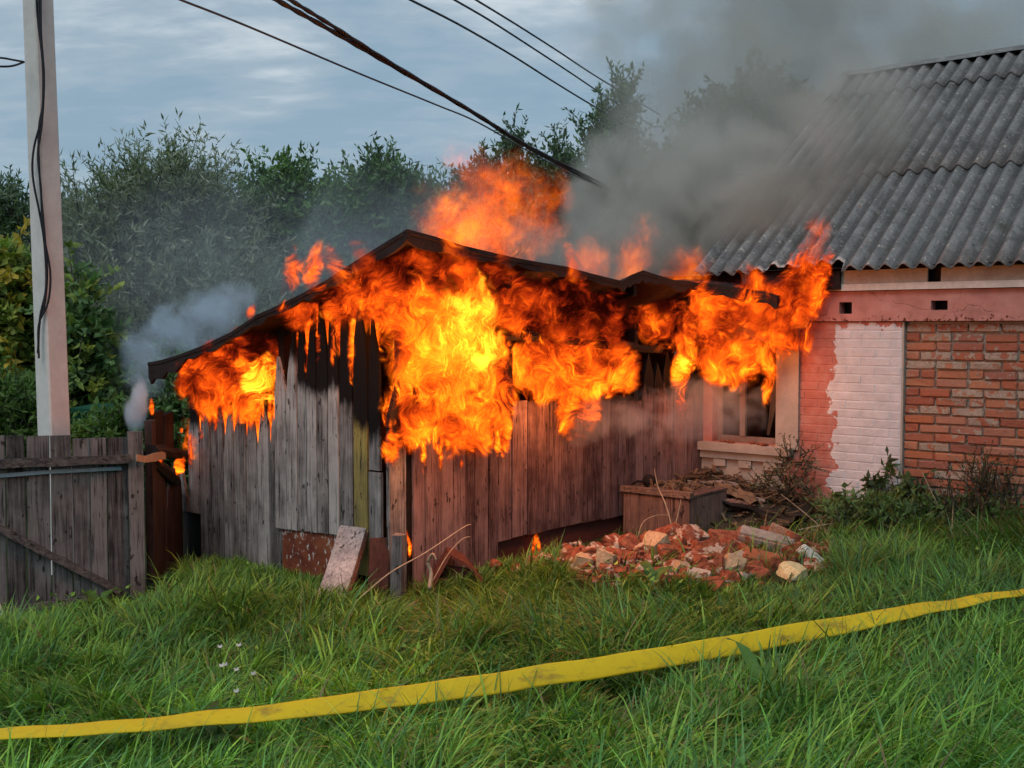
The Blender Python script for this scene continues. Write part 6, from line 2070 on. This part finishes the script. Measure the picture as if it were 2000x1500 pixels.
    c = thing('fire', hit(1120, 790, CO, UH), 'orange flames filling the burnt opening below the charred beam', 'fire', g)
    for s in [(1120, 725, 150, 70, 'R', 80, 0.70, 1.1, 0.0, 0.18), (1050, 720, 70, 85, 'R', 10, 0.78, 1.0, 0.04, 0.16), (1195, 720, 75, 66, 'R', 30, 0.68, 1.0, 0.02, 0.16), (1100, 758, 120, 40, 'R', 85, 0.85, 1.1, 0.05, 0.10), (1030, 705, 44, 75, 'R', 0, 0.9, 1.0, 0.07, 0.10), (1160, 765, 70, 34, 'R', 85, 0.9, 1.0, 0.04, 0.10)]:
        flame(c, *s)
    lamp(c, 1130, 750, 'R', 0.40, 36)
    d = thing('fire', H(0.3, -0.3, 1.5), 'red-orange flames along the eave and over the house window', 'fire', g)
    for s in [(1285, 610, 100, 66, 'R', 60, 0.80, 1.0, 0.10, 0.2), (1335, 690, 30, 115, 'R', 5, 0.92, 1.2, 0.12, 0.10), (1270, 565, 110, 50, 'R', 70, 0.36, 0.8, 0.12, 0.18), (1400, 620, 110, 62, 'F', 60, 0.62, 1.0, 0.35, 0.2),
              (1490, 605, 115, 62, 'F', 55, 0.56, 1.0, 0.30, 0.2), (1560, 570, 70, 90, 'F', 38, 0.50, 1.0, 0.26, 0.17), (1598, 540, 30, 72, 'F', 20, 0.54, 0.7, 0.24, 0.10), (1450, 700, 60, 75, 'F', 10, 0.74, 1.0, 0.22, 0.14), (1400, 715, 46, 56, 'F', 0, 0.66, 0.8, 0.22, 0.10),
              (1504, 715, 20, 95, 'F', 4, 0.9, 1.3, 0.18, 0.06), (1540, 655, 60, 60, 'F', 35, 0.62, 0.9, 0.22, 0.12), (1375, 680, 66, 52, 'R', 30, 0.68, 0.8, 0.15, 0.12), (1330, 790, 14, 30, 'R', 0, 0.75, 1.2, 0.08, 0.04)]:
        flame(d, *s)
    lamp(d, 1420, 690, 'F', 0.55, 15)
    e = thing('fire', at(930, 500, 9.3), 'pale translucent flames rising above the shed ridge', 'fire', g)
    for s in [(930, 455, 165, 90, 9.2, 35, 0.9, 0.012, 0, 0.6, 0.7), (985, 395, 115, 130, 9.4, 32, 0.8, 0.010, 0, 0.55, 0.5), (880, 450, 100, 90, 9.0, 25, 0.9, 0.011, 0, 0.5, 0.7), (1065, 420, 70, 120, 9.6, 12, 0.75, 0.008, 0, 0.5, 0.4), (940, 345, 120, 60, 9.4, 45, 0.7, 0.009, 0, 0.4, 0.4)]:
        flame(e, *s)
    f = thing('fire', at(1250, 560, 10.2), 'faint wisps of flame above the sagging eave, in the smoke', 'fire', g)
    for s in [(1240, 500, 60, 100, 10.2, 15, 0.8, 0.009, 0, 0.4, 0.5), (1150, 520, 60, 80, 9.6, 10, 0.76, 0.009, 0, 0.4, 0.5), (1340, 530, 70, 66, 10.4, 20, 0.72, 0.012, 0, 0.4, 0.5)]:
        flame(f, *s)
    h = thing('fire', H(1.0, -0.4, 2.2), 'thin red flame licking over the lower edge of the corrugated roof', 'fire', g)
    for s in [(1592, 465, 34, 95, 'F', 14, 0.6, 0.05, 0.30, 0.14), (1570, 515, 38, 56, 'F', 12, 0.58, 0.2, 0.30, 0.12)]:
        flame(h, *s)
    k = thing('fire', hit(350, 920, CO, VH), 'small flames on the charred fence rail beside the shed', 'fire', g)
    for s in [(352, 905, 14, 30, 8.75, 10, 0.9, 2.2, 0, 0.05), (372, 880, 10, 46, 8.75, 0, 0.9, 2.2, 0, 0.04), (354, 840, 7, 9, 8.75, 0, 0.9, 2.4, 0, 0.03), (296, 795, 7, 20, 7.85, 0, 0.7, 2.0, 0, 0.03), (312, 905, 9, 15, 8.0, 0, 0.8, 2.2, 0, 0.03)]:
        flame(k, *s)
    k = thing('fire', ground_hit(1045, 1085), 'tiny flame in the grass at the foot of the maroon plinth', 'fire', g)
    flame(k, 1043, 1066, 9, 30, 'R', 14, 0.95, 1.6, 0.05, 0.03); flame(k, 1052, 1064, 6, 22, 'R', -12, 0.9, 1.6, 0.05, 0.03); flame(k, 1047, 1078, 14, 14, 'R', 0, 0.8, 1.6, 0.05, 0.03)
    k = thing('fire', ground_hit(798, 1085), 'tiny flame in the gap beside the shed corner', 'fire', g)
    flame(k, 797, 1052, 5, 26, 'R', -14, 0.9, 1.6, 0.04, 0.025); flame(k, 801, 1072, 6, 22, 'R', 8, 0.95, 1.6, 0.04, 0.025)


build_fire()


# ------------------------------------------------------------------ smoke
def smoke_mat(name, col, k, scale, sharp, rate=1.0, absorb=None):
    m, nt, out = new_mat(name)
    tc = nd(nt, 'ShaderNodeTexCoord')
    oi = nd(nt, 'ShaderNodeObjectInfo')
    prm = nd(nt, 'ShaderNodeSeparateColor', {0: oi.outputs['Color']})
    g = vmt(nt, 'MULTIPLY', vmt(nt, 'SUBTRACT', tc.outputs['Generated'], (0.5, 0.5, 0.5)), (2, 2, 2))
    r = vmt(nt, 'LENGTH', g)
    p = vmt(nt, 'ADD', tc.outputs['Object'], oi.outputs['Location'])
    n = noi(nt, p, scale, 3.0, 0.55, 0.6)
    md = mth(nt, 'ADD', mth(nt, 'MULTIPLY', mth(nt, 'SUBTRACT', 1.0, r), 1.1), mth(nt, 'MULTIPLY', mth(nt, 'SUBTRACT', n, 0.5), sharp))
    dn = mth(nt, 'MULTIPLY', mth(nt, 'MULTIPLY', mrange(nt, md, 0.0, 0.75), prm.outputs[0]), k)
    dn = mth(nt, 'MULTIPLY', dn, mrange(nt, r, 0.75, 1.0, 1.0, 0.0))
    vp = nd(nt, 'ShaderNodeVolumePrincipled', {'Color': col + (1.0,), 'Density': dn, 'Anisotropy': 0.1})
    nt.links.new(vp.outputs[0], out.inputs['Volume'])
    m.cycles.volume_step_rate = rate
    return m


M['smoke'] = smoke_mat('grey_smoke', (0.70, 0.675, 0.615), 1.35, 1.35, 3.4, 0.55)
M['wisp'] = smoke_mat('bluish_smoke', (0.74, 0.86, 0.97), 1.0, 4.2, 4.2, 0.5)
M['thin'] = smoke_mat('thin_smoke_haze', (0.82, 0.88, 0.94), 1.0, 0.9, 1.2, 1.0)


def puff(parent, px, py, rx, ry, Y, dep, tilt, dens, mat='smoke'):
    c = at(px, py, Y); k = Y / FPX
    me = ball_mesh('smoke_puff', rx * k, dep, ry * k, M[mat], 0)
    o = bpy.data.objects.new('smoke_puff', me); COL.objects.link(o)
    o.location = c; o.rotation_euler = (0, R(tilt), 0); o.color = (dens, 0, 0, 1)
    adopt(o, parent)


def build_smoke():
    s = thing('smoke', at(1350, 600, 12), 'grey smoke plume drifting up and right over the roof', 'smoke', kind='stuff')
    for q in [(1310, 430, 260, 240, 12.6, 1.5, 20, 2.0), (1440, 260, 340, 260, 14.0, 1.8, 45, 0.5), (1210, 500, 250, 130, 11.2, 0.8, 10, 1.3), (1640, 60, 520, 240, 15.0, 2.0, 60, 0.6), (1380, 60, 330, 260, 15.5, 1.6, 20, 0.32),
              (1470, 430, 220, 230, 11.2, 0.8, 25, 2.0), (1600, 300, 170, 250, 10.7, 0.6, 32, 1.0), (1720, 200, 200, 130, 11.2, 0.6, 55, 0.55), (1920, 90, 300, 170, 15.5, 1.6, 70, 0.6)]:
        puff(s, *q)
    w = thing('smoke', at(350, 700, 9.3), 'thin bluish smoke curling off the low left roof edge', 'smoke', kind='stuff')
    for q in [(365, 640, 150, 75, 9.5, 0.35, -30, 2.4, 'wisp'), (440, 595, 75, 50, 9.2, 0.25, -25, 2.4, 'wisp'), (285, 710, 56, 110, 9.4, 0.25, -8, 2.4, 'wisp')]:
        puff(w, *q)
    w = thing('smoke', at(270, 830, 7.9), 'small column of bluish smoke rising from the gate post top', 'smoke', kind='stuff')
    for q in [(266, 790, 26, 70, 7.9, 0.10, 3, 11.0, 'wisp')]:
        puff(w, *q)
    w = thing('smoke', H(0.2, -0.4, 1.2), 'thin reddish smoke hanging before the house window', 'smoke', kind='stuff')
    for q in [(1370, 800, 170, 75, 9.75, 0.25, 0, 0.9, 'wisp'), (1180, 825, 190, 60, 8.9, 0.2, 0, 0.9, 'wisp')]:
        puff(w, *q)

    w = thing('smoke', at(600, 700, 14.0), 'thin smoky haze drifting in front of the trees left of the fire', 'smoke', kind='stuff')
    for q in [(400, 560, 440, 280, 14.3, 1.0, 0, 0.20, 'thin'), (820, 520, 360, 280, 14.6, 1.0, 0, 0.30, 'thin')]:
        puff(w, *q)


build_smoke()
